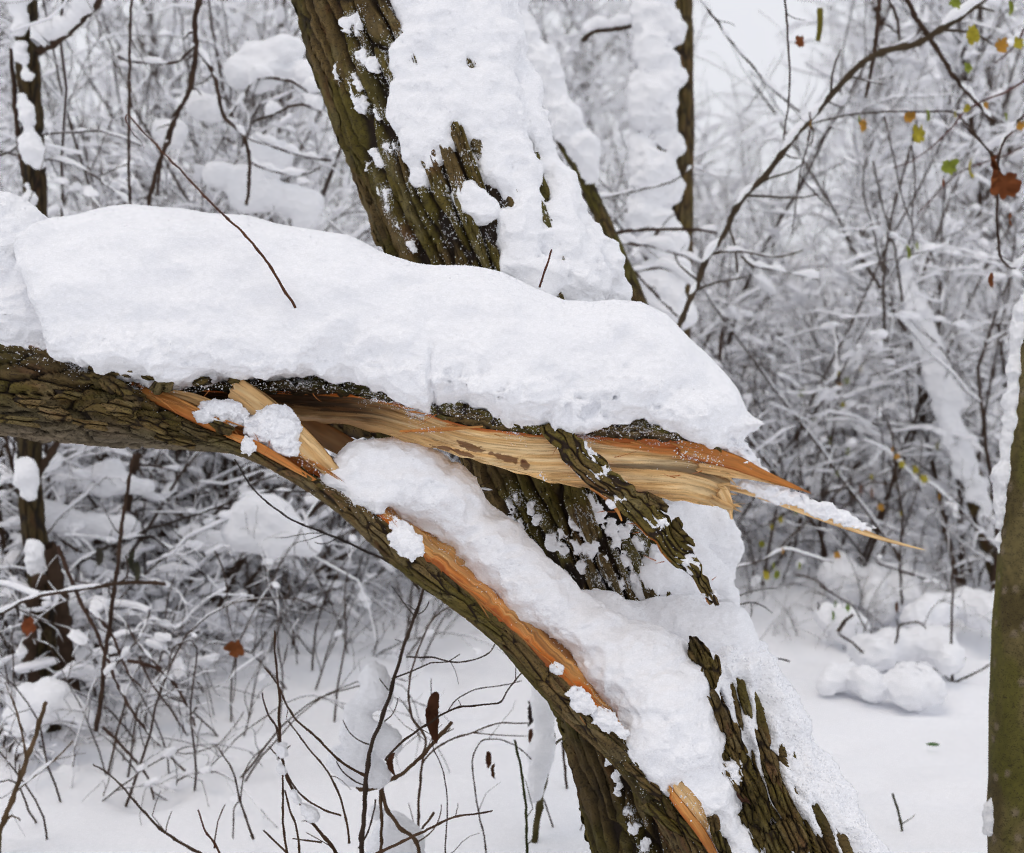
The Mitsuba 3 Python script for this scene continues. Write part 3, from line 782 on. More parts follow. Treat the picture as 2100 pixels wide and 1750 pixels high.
def build_strip():
    r = np.array(STRIP, float)
    d = np.interp(np.arange(len(r)), [0, 1, 2, 6, 12], [2.91, 2.89, 2.88, 2.88, 2.92])
    c = curve(np.c_[(at(r[:, 0], r[:, 1], d) + at(r[:, 2], r[:, 3], d)) / 2, at(r[:, 0], r[:, 1], d), at(r[:, 2], r[:, 3], d)], 330)
    Lf, Rt = c[:, 3:6], c[:, 6:9]
    m = 40
    v = np.linspace(0, 1, m)
    s = np.r_[0, np.cumsum(np.linalg.norm(np.diff(c[:, :3], axis=0), axis=1))]
    w = np.linalg.norm(Rt - Lf, axis=1)
    wob = (noise(np.stack([s / .02, s * 0, s * 0], -1), 131) - .5) * .008, (noise(np.stack([s / .016, s * 0, s * 0], -1), 132) - .5) * .014
    side = (Rt - Lf) / w[:, None]
    Lf, Rt = Lf - side * 0.004, Rt + side * 0.004
    Lf, Rt = Lf + side * wob[0][:, None], Rt + side * wob[1][:, None]
    q = np.stack([v[None] * w[:, None], 0 * v[None] + 0 * s[:, None], np.broadcast_to(s[:, None], (330, m))], -1)
    h = bark(q, 0.011, 9.0, 133, 0.3)
    P = Lf[:, None] * (1 - v)[None, :, None] + Rt[:, None] * v[None, :, None] - FWD * (0.012 * np.sin(np.pi * v)[None] + 0.010 * (h - .5))[..., None]
    C = bark_colour(q, h, 134, moss=0.6, tan=0.5) * 1.25
    back = P[:, ::-1] * 1.0
    back = Lf[:, None] * v[None, :, None] + Rt[:, None] * (1 - v)[None, :, None] + FWD * (0.014 + 0.006 * np.sin(np.pi * v))[None, :, None]
    ring = np.concatenate([P, back], 1)
    CB = np.broadcast_to(np.array(CAMB) * 1.2, back.shape)
    C[:, :3] = mixc(C[:, :3], ORANGE, 0.75 * sstep(.45, .6, noise(np.stack([s / .05, s * 0, s * 0], -1), 135))[:, None] * np.array([1, .8, .3]))
    build_strip.ring = (ring, grid_faces(330, 2 * m, True))
    put("bark_strip", Mesh().add(ring, grid_faces(330, 2 * m, True), np.concatenate([C, CB], 1)), "mat_bark", TREE, label="mossy strip of torn bark hanging diagonally across the pale wood")
    return c[:, :3]


STRIP_C = build_strip()
strip_key = TREE + "__bark_strip"
for x, y, L, W, dx, dy, sd in ((1347, 1030, .044, .022, 1, .38, 1), (1398, 1100, .055, .024, .8, .65, 2), (1390, 1080, .036, .022, .45, .9, 3), (1298, 1012, .06, .016, .8, .65, 4), (1425, 1170, .03, .016, .6, .8, 7), (1468, 1232, .02, .009, .3, 1, 9)):
    put("bark_plate", chip(RNG, at(x, y, 2.885), L, W, .016, RIGHT * dx - UP * dy, 200 + sd, moss=0.6, tan=.35), "mat_bark", strip_key)

# bark plates round the start of the split and on the thick left end
stem_key = TREE + "__broken_stem"
for i, (x, y, L, W, dx, dy, d) in enumerate(((207, 770, .052, .044, .8, .2, 2.905), (246, 757, .05, .034, 1, .1, 2.91), (222, 785, .046, .03, .7, .6, 2.90), (178, 775, .03, .022, .9, .2, 2.905), (252, 800, .044, .026, .8, .5, 2.905),
                                             (333, 789, .044, .034, .5, -.8, 2.915), (300, 768, .03, .022, .6, .5, 2.92), (272, 822, .04, .022, .9, .3, 2.90), (248, 838, .075, .034, .95, .2, 2.896), (310, 868, .07, .026, .9, .35, 2.905),
                                             (200, 838, .05, .022, .9, .2, 2.895), (268, 866, .05, .02, .9, .3, 2.90), (110, 848, .07, .024, 1, .15, 2.892), (60, 826, .06, .022, 1, .2, 2.89), (455, 878, .05, .026, .8, .3, 2.915),
                                             (400, 888, .06, .022, .9, .35, 2.905), (180, 870, .08, .018, 1, .15, 2.895), (30, 862, .09, .018, 1, .1, 2.895), (360, 905, .08, .02, 1, .2, 2.915), (140, 812, .06, .02, .9, .1, 2.90), (480, 778, .03, .02, 1, .1, 2.945), (415, 783, .04, .02, .9, -.2, 2.945))):
    put("bark_plate", chip(RNG, at(x, y, d), L, W, .013, RIGHT * dx - UP * dy, 230 + i, moss=0.4, tan=.9), "mat_bark", stem_key)
for i, (x, y, L, W) in enumerate(((790, 1125, .06, .02), (830, 1095, .05, .024), (850, 1150, .07, .018), (930, 1205, .07, .016), (1010, 1280, .06, .016), (1050, 1330, .06, .018), (1130, 1405, .07, .02), (1200, 1475, .07, .02), (1255, 1525, .06, .02),
                                  (1300, 1580, .07, .022), (1340, 1620, .06, .022), (1360, 1680, .09, .022), (1410, 1700, .08, .02), (700, 1030, .06, .012), (640, 985, .06, .012))):
    put("bark_plate", chip(RNG, at(x, y, 2.922 + .00006 * (x - 700)), L, W, .013, RIGHT * .75 - UP * .68, 270 + i, moss=0.7, tan=.35), "mat_bark", stem_key)
for i, (x, y, L, W) in enumerate(((1472, 1722, .07, .022), (1466, 1690, .03, .022), (1488, 1738, .04, .02))):
    put("bark_plate", chip(RNG, at(x, y, 2.94), L, W, .02, RIGHT * .3 - UP, 290 + i, moss=0.6, tan=.2), "mat_bark", stem_key)

# the torn stump of the other half, rows left x, y  right x, y
STUMP = [(1418, 1316, 1450, 1308), (1424, 1350, 1490, 1322), (1440, 1395, 1545, 1360), (1456, 1440, 1580, 1420), (1466, 1480, 1605, 1465), (1480, 1530, 1630, 1510), (1490, 1580, 1668, 1562), (1506, 1630, 1705, 1605), (1535, 1690, 1745, 1670),
         (1560, 1750, 1795, 1740), (1600, 1840, 1860, 1830), (1650, 1960, 1950, 1950)]


def build_stump():
    r = np.array(STUMP, float)
    dd = np.linspace(3.14, 3.10, len(r))
    A, B = at(r[:, 0], r[:, 1], dd), at(r[:, 2], r[:, 3], dd + 0.06)
    n, m = 420, 130
    c = curve(np.c_[(A + B) / 2, A, B], n)
    A, B = c[:, 3:6], c[:, 6:9]
    w = np.linalg.norm(B - A, axis=1)
    s = np.r_[0, np.cumsum(np.linalg.norm(np.diff(c[:, :3], axis=0), axis=1))]
    side = (B - A) / w[:, None]
    ph = np.linspace(-180, 60, m)
    cx, cd = 0.5 + 0.5 * np.cos(np.radians(ph)), np.sin(np.radians(ph))
    q = np.stack([cx[None] * w[:, None], cd[None] * w[:, None] * .5, np.broadcast_to(s[:, None], (n, m))], -1)
    h = bark(q, 0.026, 8, 141, 0.2)
    base = A[:, None] + (side * w[:, None])[:, None] * cx[None, :, None] + FWD * (cd[None] * np.minimum(w * .42, .10)[:, None])[..., None]
    nr = side[:, None] * (cx - .5)[None, :, None] * 2 + FWD * cd[None, :, None]
    nr = nr / np.linalg.norm(nr, axis=2, keepdims=True)
    V = base + nr * (0.020 * (h - .6))[..., None]
    put("torn_stump", Mesh().add(V, grid_faces(n, m), bark_colour(q, h, 142, moss=.7, tan=.25)), "mat_bark", TREE, label="ragged stump of the torn-off half with deeply furrowed bark")
    # streaks of snow packed along the furrows, thicker towards the right side
    g = fbm(q / np.array([.022, .022, .16]), 3, 143)
    g2 = fbm(q / np.array([.012, .012, .02]), 3, 146)
    right = sstep(.18, .9, cx)[None]
    lowfree = sstep(1.0, .65, s / s[-1])[:, None]
    h_s = gaussian_filter(h, (6, 2))
    t = 0.056 * (g - .5) + 0.009 * (g2 - .5) + 0.034 * (.45 - h_s) - .004 + 0.040 * sstep(.55, 1.05, cx + .25 * (fbm(q / .09, 2, 147) - .5))[..., ] + 0.020 * sstep(.22, .05, s / s[-1])[:, None]
    V2 = base + nr * t[..., None]
    up = V2 + nr * (0.003 * (fbm(q / .008, 2, 144) - .5))[..., None]
    keep = t > 0.02 * (h.max() - .6) - .035
    rng = np.random.default_rng(145)
    f = grid_faces(n, m)
    mesh = Mesh().add(up, f)
    vis = (t > 0.020 * (h - .6)).reshape(-1)
    fv = f[vis[f].any(1)]
    p = sample(up.reshape(-1, 3), fv, 5000, rng)
    mesh.add(*crumbs(p, rng.uniform(.0008, .003, 5000), rng))
    return mesh


stump_snow = build_stump()
stump_key = TREE + "__torn_stump"
for i, (x, y, L, W, dx, dy, d) in enumerate(((1434, 1340, .075, .042, .35, 1, 3.02), (1452, 1378, .085, .04, .38, 1, 3.01), (1470, 1372, .05, .022, .25, 1, 3.0), (1445, 1462, .03, .02, .3, 1, 3.02), (1487, 1475, .11, .034, .42, 1, 2.99),
                                             (1510, 1520, .07, .034, .4, 1, 2.985), (1472, 1500, .09, .05, .5, 1, 3.0), (1495, 1545, .07, .05, .5, 1, 2.99), (1530, 1580, .12, .036, .42, 1, 2.98), (1490, 1575, .07, .022, .8, 1, 2.99), (1478, 1558, .05, .022, .2, -1, 2.99),
                                             (1500, 1598, .09, .024, .7, 1, 2.985), (1560, 1640, .13, .04, .45, 1, 2.98), (1575, 1560, .13, .026, .4, 1, 2.97), (1600, 1640, .14, .03, .45, 1, 2.975), (1550, 1700, .09, .04, .5, 1, 2.985), (1630, 1720, .09, .045, .5, 1, 2.97), (1590, 1735, .08, .05, .5, 1, 2.98))):
    put("bark_plate", chip(RNG, at(x, y, d), L, W, .022, RIGHT * dx - UP * dy, 310 + i, moss=0.55, tan=.4), "mat_bark", stump_key)

# ------------------------------------------------------------------ snow lying on the broken tree
tag(put("snow_streak", stump_snow, "mat_snow"), "streaky snow packed into the furrows of the torn stump", "snow")

PT = np.array([(60, 470), (80, 456), (90, 440), (108, 430), (150, 424), (200, 414), (260, 410), (350, 410), (420, 420), (500, 425), (560, 445), (640, 460), (710, 470), (770, 500), (850, 525), (900, 535), (980, 545), (1030, 555), (1100, 585), (1160, 605), (1220, 608),
               (1260, 603), (1320, 607), (1370, 632), (1400, 660), (1450, 705), (1490, 755), (1510, 785), (1526, 828), (1535, 855), (1540, 866)], float)
PB = np.array([(60, 600), (84, 612), (100, 640), (130, 720), (150, 742), (200, 752), (260, 762), (300, 772), (350, 786), (400, 784), (450, 778), (500, 788), (560, 790), (620, 790), (700, 786), (740, 790), (790, 806), (840, 822), (886, 842), (896, 822), (950, 818), (1000, 828), (1040, 856), (1080, 868),
               (1120, 866), (1170, 884), (1200, 872), (1250, 858), (1300, 862), (1350, 872), (1400, 884), (1450, 902), (1490, 897), (1510, 886), (1530, 872), (1540, 864)], float)


def pillow_field(X, Y, Z):
    x = 1050 + 1000 * X[:, 0, 0]
    zt, zb = (875 - np.interp(x, PT[:, 0], PT[:, 1])) / 1000, (875 - np.interp(x, PB[:, 0], PB[:, 1])) / 1000
    zt, zb = zt - .006, zb + .004 + .011 * (noise(np.stack([x / 24, 0 * x, 0 * x], -1), 402) + .6 * noise(np.stack([x / 9, 0 * x, 0 * x], -1), 403) - .8)
    w = np.interp(x, [60, 82, 92, 140, 700, 1250, 1400, 1500, 1540], [.16, .16, .165, .17, .17, .16, .14, .10, .04])
    zm, h = ((zt + zb) / 2)[:, None, None], (np.maximum(zt - zb, .004) / 2)[:, None, None]
    c = np.interp(x, [60, 1540], [3.04, 3.03])[:, None, None]
    w = w[:, None, None]
    u = (Z - zm) / h
    lean = 0.05 * np.clip(u, -1, 1)                       # the crest lies a little further back than the foot
    a, b = np.abs(Y - c - lean) / w, np.abs(u)
    g = (a ** 2.8 + b ** 2.8) ** (1 / 2.8)
    return (g - 1) * np.minimum(w, h) * 0.9 + 0.7 * np.maximum(0, (92 + 52 * np.clip(-u, -.3, 1) - x[:, None, None] + 10 * np.sin(Y * 60)) / 1000) + 0.6 * np.maximum(0, (x - 1538) / 1000)[:, None, None]


def pillow_lump(p, seed):
    x = 1050 + 1000 * p[:, 0]
    zt, zb = (875 - np.interp(x, PT[:, 0], PT[:, 1])) / 1000, (875 - np.interp(x, PB[:, 0], PB[:, 1])) / 1000
    low = sstep(0.62, 0.05, (p[:, 2] - zb) / np.maximum(zt - zb, .02))
    cut = -0.020 * np.exp(-((x - 892 - 14 * (noise(p / .05, 3) - .5)) / 5) ** 2) * sstep(.5, .2, (p[:, 2] - zb) / np.maximum(zt - zb, .02))
    hgt = (p[:, 2] - zb) / np.maximum(zt - zb, .02)
    mid = sstep(1.0, .75, hgt)
    dents = 0.050 * (fbm(p / np.array([.11, .1, .07]), 2, seed + 5) - .5) * mid
    return 0.040 * (fbm(p / .20, 2, seed) - .5) + dents + lumpy(p, .010, .0035, seed + 1) * (.25 + .75 * mid) + low * (lumpy(p + 3, .014, .014, seed + 2) + lumpy(p + 7, .002, .005, seed + 3, .6)) + cut


big = snow_from_field(pillow_field, (-1.0, 2.80, -.06), (.51, 3.28, .50), .005, pillow_lump, 401, crumb=18000, crumb_size=(.0007, .0024),
                      crumb_weight=lambda c, n: (n[:, 1] < .4) * (0.08 + 1.5 * (n[:, 2] > .75) + 3.0 * sstep(.11, .0, c[:, 2] - (875 - np.interp(1050 + 1000 * c[:, 0], PB[:, 0], PB[:, 1])) / 1000)))
tag(put("snow_pillow", big, "mat_snow"), "big thick snow pillow lying along the snapped upper limb", "snow")


def caps_snow(name, label, caps, h=.005, seed=1, lump=(.012, .012), crumb=4000, k=.016, group=None, size=(.0007, .0026), sc=1.0):
    pts = np.array([[*cam_pt(c[0], c[1], c[2])] for c in caps] + [[*cam_pt(c[3], c[4], c[5])] for c in caps])
    r = max(max(c[6], c[7]) * c[2] / PXF for c in caps) * 1.25 + .03
    m = snow_from_field(capsule_field(caps, k), pts.min(0) - r, pts.max(0) + r, h, lambda p, s: lumpy(p, *lump, s, sc), seed, crumb=crumb,
                        crumb_weight=lambda c, n: (n[:, 1] < .5) * (.25 + (n[:, 2] > .7) + 1.6 * (n[:, 2] < -.1)), crumb_size=size)
    return tag(put(name, m, "mat_snow"), label, "snow", group)


caps_snow("snow_lump", "rounded snow lump at the far left end of the stem, beside the big pillow",
          [(-120, 520, 3.06, 0, 510, 3.06, 110, 98, 1.2), (0, 510, 3.06, 34, 520, 3.06, 95, 68, 1.2), (-120, 640, 3.02, 40, 640, 3.02, 70, 62, 1.2), (40, 640, 3.02, 112, 650, 3.03, 55, 40, 1.0), (-100, 690, 2.99, 80, 688, 2.99, 40, 26, 1)],
          h=.005, seed=411, lump=(.016, .014), crumb=4000)
HEAP = [(684, 985, 2.96, 740, 968, 3.0, 22, 50, 1), (740, 968, 3.0, 834, 980, 3.02, 50, 70, 1), (834, 980, 3.02, 908, 1024, 3.03, 70, 64, 1), (908, 1024, 3.03, 1012, 1128, 3.04, 60, 55, 1), (1012, 1128, 3.04, 1103, 1216, 3.05, 55, 48, 1), (1103, 1216, 3.05, 1194, 1284, 3.06, 48, 46, 1),
           (1194, 1284, 3.06, 1302, 1368, 3.06, 46, 66, 1), (1290, 1378, 3.05, 1356, 1440, 3.04, 68, 88, 1), (1352, 1440, 3.04, 1392, 1520, 3.03, 90, 78, 1), (1392, 1520, 3.03, 1412, 1585, 3.02, 74, 58, 1), (1412, 1585, 3.02, 1452, 1645, 3.01, 55, 48, 1), (1452, 1645, 3.01, 1500, 1720, 3.02, 45, 46, 1), (1500, 1720, 3.02, 1530, 1800, 3.04, 46, 50, 1),
           (1305, 1545, 2.985, 1350, 1530, 2.98, 22, 30, 1), (1352, 1596, 2.98, 1385, 1575, 2.98, 24, 30, 1), (1330, 1350, 3.06, 1410, 1400, 3.05, 60, 45, 1), (1430, 1440, 3.05, 1470, 1560, 3.04, 34, 22, 1), (730, 1030, 2.945, 770, 1035, 2.945, 14, 14, .8)]
caps_snow("snow_heap", "long sloping snow heap lying in the split of the bent stem",
          HEAP,
          h=.0056, seed=421, lump=(.020, .012), crumb=11000)
caps_snow("snow_ridge", "pinkish smooth snow ridge between the bent stem and the leaning trunk",
          [(1150, 1245, 3.14, 1230, 1275, 3.14, 40, 52, 1), (1230, 1275, 3.14, 1310, 1340, 3.13, 52, 50, 1), (1270, 1275, 3.22, 1360, 1290, 3.22, 48, 52, 1), (1360, 1290, 3.22, 1430, 1300, 3.18, 52, 46, 1), (1440, 1330, 3.16, 1490, 1290, 3.17, 40, 38, 1), (1395, 1290, 3.18, 1405, 1250, 3.2, 40, 24, 1), (1490, 1290, 3.17, 1530, 1350, 3.17, 38, 34, 1)],
          seed=431, lump=(.010, .007), crumb=4000)
caps_snow("snow_clump", "crumbly snow clump on the pale torn plank in the split",
          [(540, 876, 2.94, 562, 868, 2.935, 12, 16, .6), (560, 866, 2.935, 570, 856, 2.93, 14, 8, .6), (566, 868, 2.93, 586, 896, 2.925, 18, 15, .6), (586, 896, 2.925, 608, 924, 2.92, 13, 5, .6), (506, 866, 2.945, 545, 880, 2.94, 6, 10, .7)], h=.0028, seed=441, lump=(.010, .015), crumb=2500, sc=.5)
caps_snow("snow_clump", "small snow clump at the start of the split, below the dark hollow",
          [(416, 848, 2.93, 426, 846, 2.93, 7, 8, .8), (434, 842, 2.94, 470, 845, 2.94, 8, 11, .7), (470, 845, 2.94, 512, 866, 2.94, 9, 4, .7)], h=.0028, seed=442, lump=(.010, .014), crumb=1800, sc=.45)
for i, (c, lab) in enumerate((([(505, 908, 2.905, 508, 918, 2.90, 7, 10, .8)], "tiny snow clump on the bark below the torn plank"),
                              ([(812, 1072, 2.92, 824, 1100, 2.915, 10, 15, .5), (824, 1100, 2.915, 842, 1126, 2.905, 16, 15, .5), (842, 1126, 2.905, 848, 1142, 2.905, 10, 5, .5), (850, 1106, 2.91, 838, 1112, 2.91, 8, 10, .5)], "oval snow clump stuck on the bent stem, highest of those on its bark"),
                              ([(1182, 1428, 2.935, 1192, 1438, 2.935, 8, 11, .5), (1192, 1438, 2.935, 1208, 1450, 2.935, 9, 3, .5)], "snow clump on the bent stem's bark, second from its low end"),
                              ([(1226, 1468, 2.945, 1244, 1478, 2.94, 9, 12, .5), (1244, 1478, 2.94, 1276, 1504, 2.94, 11, 4, .5)], "snow clump where the orange wood strip narrows out"),
                              ([(1139, 1368, 2.94, 1144, 1370, 2.94, 6, 7, .8)], "tiny snow speck beside the knot in the orange wood"),
                              ([(1196, 918, 2.89, 1212, 946, 2.885, 6, 9, .7), (1212, 946, 2.885, 1256, 990, 2.885, 8, 5, .7)], "narrow line of snow along the upper edge of the hanging bark strip"),
                              ([(1206, 964, 2.885, 1230, 974, 2.88, 9, 13, .6)], "snow patch halfway up the hanging bark strip"),
                              ([(1262, 1030, 2.885, 1280, 1022, 2.88, 9, 13, .7)], "snow patch in the middle of the hanging bark strip"),
                              ([(1326, 1064, 2.88, 1346, 1066, 2.88, 9, 7, .6), (1346, 1066, 2.88, 1360, 1074, 2.88, 6, 4, .6)], "snow patch low on the hanging bark strip"),
                              ([(1408, 1150, 2.90, 1416, 1164, 2.895, 14, 16, .7)], "snow clump near the tip of the hanging bark strip"),
                              ([(1450, 1214, 2.915, 1462, 1222, 2.915, 9, 8, .7)], "snow crumb at the very tip of the hanging bark strip"),
                              ([(1500, 915, 2.965, 1530, 945, 2.965, 20, 13, .9), (1530, 945, 2.965, 1575, 976, 2.965, 12, 4, .9), (1468, 896, 2.96, 1500, 915, 2.965, 20, 20, .9)], "snow sliding down over the sharp orange tip"),
                              ([(1526, 998, 2.985, 1590, 1014, 2.98, 9, 13, 1), (1590, 1014, 2.98, 1680, 1044, 2.97, 13, 10, 1), (1680, 1044, 2.97, 1735, 1066, 2.965, 9, 5, 1), (1735, 1066, 2.965, 1790, 1088, 2.955, 4, 1, 1)], "low bank of snow on the long thin splinter"),
                              ([(1490, 1566, 2.98, 1508, 1582, 2.975, 10, 14, .5), (1508, 1582, 2.975, 1504, 1600, 2.975, 12, 6, .5)], "snow clump held in the pocket of the torn stump"))):
    caps_snow("snow_clump", lab, c, h=.0024, seed=450 + i, lump=(.010, .014), crumb=900, size=(.0008, .0026), k=.008, sc=.45)

def lumped(caps, seed, n=4, lo=.35, hi=.62, out=.75):
    """the same capsules with smaller lumps stuck to their near side"""
    r = np.random.default_rng(seed)
    more = []
    for x0, y0, d0, x1, y1, d1, r0, r1, sq in caps:
        for _ in range(n):
            t, a = r.random(), r.uniform(0, 6.3)
            rr, dd = r0 + (r1 - r0) * t, d0 + (d1 - d0) * t
            q = rr * r.uniform(lo, hi)
            e = out * math.sqrt(r.random())
            x, y = x0 + (x1 - x0) * t + math.cos(a) * e * rr, y0 + (y1 - y0) * t + math.sin(a) * e * rr
            near = dd - sq * math.sqrt(max(0, 1 - e * e)) * rr * dd / PXF + .35 * q * dd / PXF
            more.append((x, y, near, x + r.uniform(-.5, .5) * q, y + r.uniform(.2, 1.2) * q, near, q, q * .8, .9))
    return list(caps) + more


# snow plastered on the leaning trunk: rows x0, y0, x1, y1, r0, r1 of the outline
TS_TOP = [(890, -90, 882, 40, 72, 72), (960, -90, 970, 90, 78, 78), (1010, -60, 1030, 100, 50, 46), (852, 100, 842, 225, 50, 52), (905, 60, 885, 250, 55, 50), (960, 100, 1000, 190, 66, 56), (900, 200, 950, 250, 50, 36), (930, 170, 990, 250, 50, 44), (1040, 110, 1065, 215, 38, 38), (990, 200, 1030, 250, 50, 40),
          (870, 280, 900, 300, 42, 26), (850, 300, 856, 312, 24, 16), (1060, 230, 1095, 290, 40, 36), (1005, 310, 1035, 330, 34, 34), (1050, 300, 1060, 350, 42, 40), (1020, 330, 1022, 372, 28, 22), (1066, 350, 1070, 420, 34, 30), (1070, 420, 1062, 505, 36, 40),
          (1110, 320, 1150, 420, 34, 36), (1140, 400, 1190, 500, 34, 42), (1190, 500, 1240, 600, 44, 52), (1110, 570, 1180, 600, 36, 50), (955, 395, 985, 425, 18, 24), (985, 425, 990, 438, 20, 12), (860, 345, 866, 368, 14, 17), (1042, 540, 1046, 550, 18, 14), (1130, 470, 1200, 590, 48, 56), (1060, 548, 1100, 590, 26, 40)]
TS_LOW = [(1385, 1050, 1440, 1120, 52, 60), (1330, 1180, 1400, 1225, 34, 50), (1400, 1150, 1460, 1230, 60, 50), (1345, 1060, 1372, 1085, 22, 30), (1400, 960, 1440, 1050, 50, 50), (1460, 1180, 1490, 1280, 42, 42), (1350, 1130, 1370, 1150, 16, 16)]
TS_ALL = []
for nm, rows, lab, sd in (("snow_cover", TS_TOP, "lumpy snow plastered down the right side of the leaning trunk, above the snow pillow", 470), ("snow_cover", TS_LOW, "lumpy snow on the leaning trunk below the snapped limb", 480)):
    caps = []
    for x0, y0, x1, y1, r0, r1 in rows:
        d0, d1 = trunk_depth(x0, y0), trunk_depth(x1, y1)
        caps.append((x0, y0, d0 + .25 * r0 / 1000, x1, y1, d1 + .25 * r1 / 1000, r0, r1, .62))
    TS_ALL += caps
    caps_snow(nm, lab, lumped(caps, sd, 6, .28, .58, 1.0), h=.006, seed=sd, lump=(.020, .012), crumb=7000 if sd == 470 else 3000, k=.006, size=(.0008, .0028), sc=1.0)

# powder and small specks on the bark of the trunk
def dust():
    rng = np.random.default_rng(500)
    v = tv.reshape(-1, 3)
    n = vnormals(v, tf)
    r = v - EYE
    d = r @ FWD
    x, y = 1050 + PXF * (r @ RIGHT) / d, 875 - PXF * (r @ UP) / d
    off = (x - TRUNK_X(y)) / TRUNK_R(y)
    g = fbm(v / .05, 3, 501)
    right = sstep(-.35, .25, off + .25 * (fbm(v / .12, 2, 502) - .5) * 2)
    dens = right * sstep(.42, .66, g) ** 2 + 0.004 * (off > -.6)
    front = (n @ FWD) < .3
    w = (dens * front)[tf].mean(1)
    p = sample(v, tf, 3500, rng, w)
    out = Mesh().add(*crumbs(p, rng.uniform(.0010, .0040, 3500) * rng.uniform(.4, 1, 3500), rng))
    gap = capsule_gap(v, TS_ALL)
    moss = sstep(.40, .62, fbm(v / .035, 3, 503))
    zone = np.exp(-((x - 965) / 95) ** 2 - ((y - 410) / 110) ** 2) + .8 * np.exp(-((x - 1130) / 30) ** 2 - ((y - 480) / 60) ** 2)
    out.add(*powder(v, tf, front * (np.exp(-np.maximum(gap, 0) / .011) * (gap > -.01) * (.25 + moss) + 0.55 * zone * moss * (off > -.55)), 15000, 504, (.0008, .0026)))
    # specks: small packed patches
    specks = []
    for sx, sy, sr in ((730, 165, 12), (742, 200, 15), (738, 220, 9), (775, 235, 9), (770, 318, 10), (782, 330, 8), (756, 340, 6), (790, 395, 10), (800, 415, 8), (822, 462, 6), (842, 505, 9), (715, 45, 14), (740, 40, 12), (728, 62, 8), (745, 118, 10), (765, 132, 11), (800, 300, 9), (690, 150, 6),
                       (1050, 1035, 14), (1100, 1068, 7), (1090, 1045, 8), (1070, 1075, 6), (1130, 1100, 12), (1150, 1120, 10), (1085, 1130, 8), (1100, 1160, 6), (1175, 1062, 11), (1190, 1080, 10), (1200, 1100, 8), (1215, 1040, 16), (1235, 1060, 14), (1200, 1030, 9), (1250, 1085, 12), (1180, 1120, 10),
                       (1210, 1130, 12), (1235, 1150, 10), (1195, 1160, 8), (1260, 1120, 13), (1280, 1150, 12), (1300, 1180, 14), (1250, 1180, 8), (1225, 1190, 6), (1270, 1195, 9), (1160, 1180, 6), (1045, 1080, 6), (1120, 1185, 6), (1290, 1090, 14), (1310, 1110, 12),
                       (1250, 1560, 8), (1262, 1590, 9), (1270, 1620, 8), (1300, 1690, 10), (1325, 1730, 12), (1285, 1655, 7)):
        caps = []
        for _ in range(3 + int(sr > 9) * 2):
            ax, ay = sx + rng.normal(0, .45) * sr, sy + rng.normal(0, .7) * sr
            bx, by = ax + .3 * sr * rng.uniform(0, 1), ay + sr * rng.uniform(.2, .9)
            r0, r1 = sr * rng.uniform(.25, .5), sr * rng.uniform(.12, .4)
            caps.append((ax, ay, trunk_depth(ax, ay) + .003, bx, by, trunk_depth(bx, by) + .003, r0, r1, .45))
        specks += caps
        pts = np.array([cam_pt(*c[:3]) for c in caps] + [cam_pt(*c[3:6]) for c in caps])
        m = snow_from_field(capsule_field(caps, .004), pts.min(0) - .022, pts.max(0) + .022, .0032, lambda p, sd: lumpy(p, .008, .011, sd, .4), int(sx + sy), crumb=26, crumb_size=(.0010, .0034), rough=.001)
        for v_, f_ in zip(m.v, m.f):
            out.add(v_, f_ - f_.min())
    near = np.exp(-np.maximum(capsule_gap(v, specks), 0) / .007) * (.2 + moss) * front
    out.add(*powder(v, tf, near, 9000, 506, (.0007, .0022)))
    return out


put("snow_dusting", dust(), "mat_snow", TREE, kind="stuff")


def dust_on(pts_d, size, seed, spread):
    """powder along a polyline of (x, y, depth)"""
    rng = np.random.default_rng(seed)
    c = curve(np.array([at(*p) for p in pts_d]), 200)
    k = int(size * .45)
    p = c[rng.integers(0, 200, k)] + rng.normal(0, spread, (k, 3)) * [1, .4, 1]
    return crumbs(p, rng.uniform(.0006, .0024, k) * rng.uniform(.4, 1, k), rng)


dd = Mesh()
for pts, k, sp in ((((160, 760, 2.91), (350, 795, 2.93), (560, 792, 2.955), (730, 792, 2.945)), 900, .006), (((900, 830, 2.925), (1050, 860, 2.915), (1110, 872, 2.91)), 700, .010), (((1170, 880, 2.91), (1300, 880, 2.91), (1440, 905, 2.92)), 1200, .010),
                   (((0, 750, 2.93), (90, 752, 2.935), (140, 745, 2.96)), 900, .014), (((0, 700, 2.94), (130, 705, 2.96)), 700, .014), (((1390, 930, 2.915), (1480, 948, 2.925)), 350, .008), (((760, 815, 2.955), (880, 845, 2.945)), 300, .004),
                   (((690, 1000, 2.92), (830, 1080, 2.915)), 500, .008), (((600, 930, 2.92), (690, 985, 2.915)), 250, .008), (((1290, 1500, 2.93), (1400, 1640, 2.94), (1480, 1700, 2.95)), 600, .012), (((900, 880, 2.92), (855, 884, 2.93)), 80, .004), (((1108, 970, 2.905), (1118, 985, 2.905)), 60, .003),
                   (((1150, 900, 2.885), (1260, 1000, 2.875), (1400, 1140, 2.88)), 260, .009)):
    dd.add(*dust_on(pts, k, 520 + k, sp))
def edge_powder(part, k, seed, reach, line_x, line_y, patch=.04, extra=None):
    v = np.asarray(part[0]).reshape(-1, 3)
    x, y = to_view(v)
    below = y - np.interp(x, line_x, line_y)
    w = np.exp(-np.maximum(below, 0) / reach) * (below > -25) * (.06 + sstep(.42, .66, fbm(v / patch, 3, seed)) * 1.4)
    if extra is not None:
        w = w * extra(x, y)
    dd.add(*powder(v, part[1], w, k, seed))


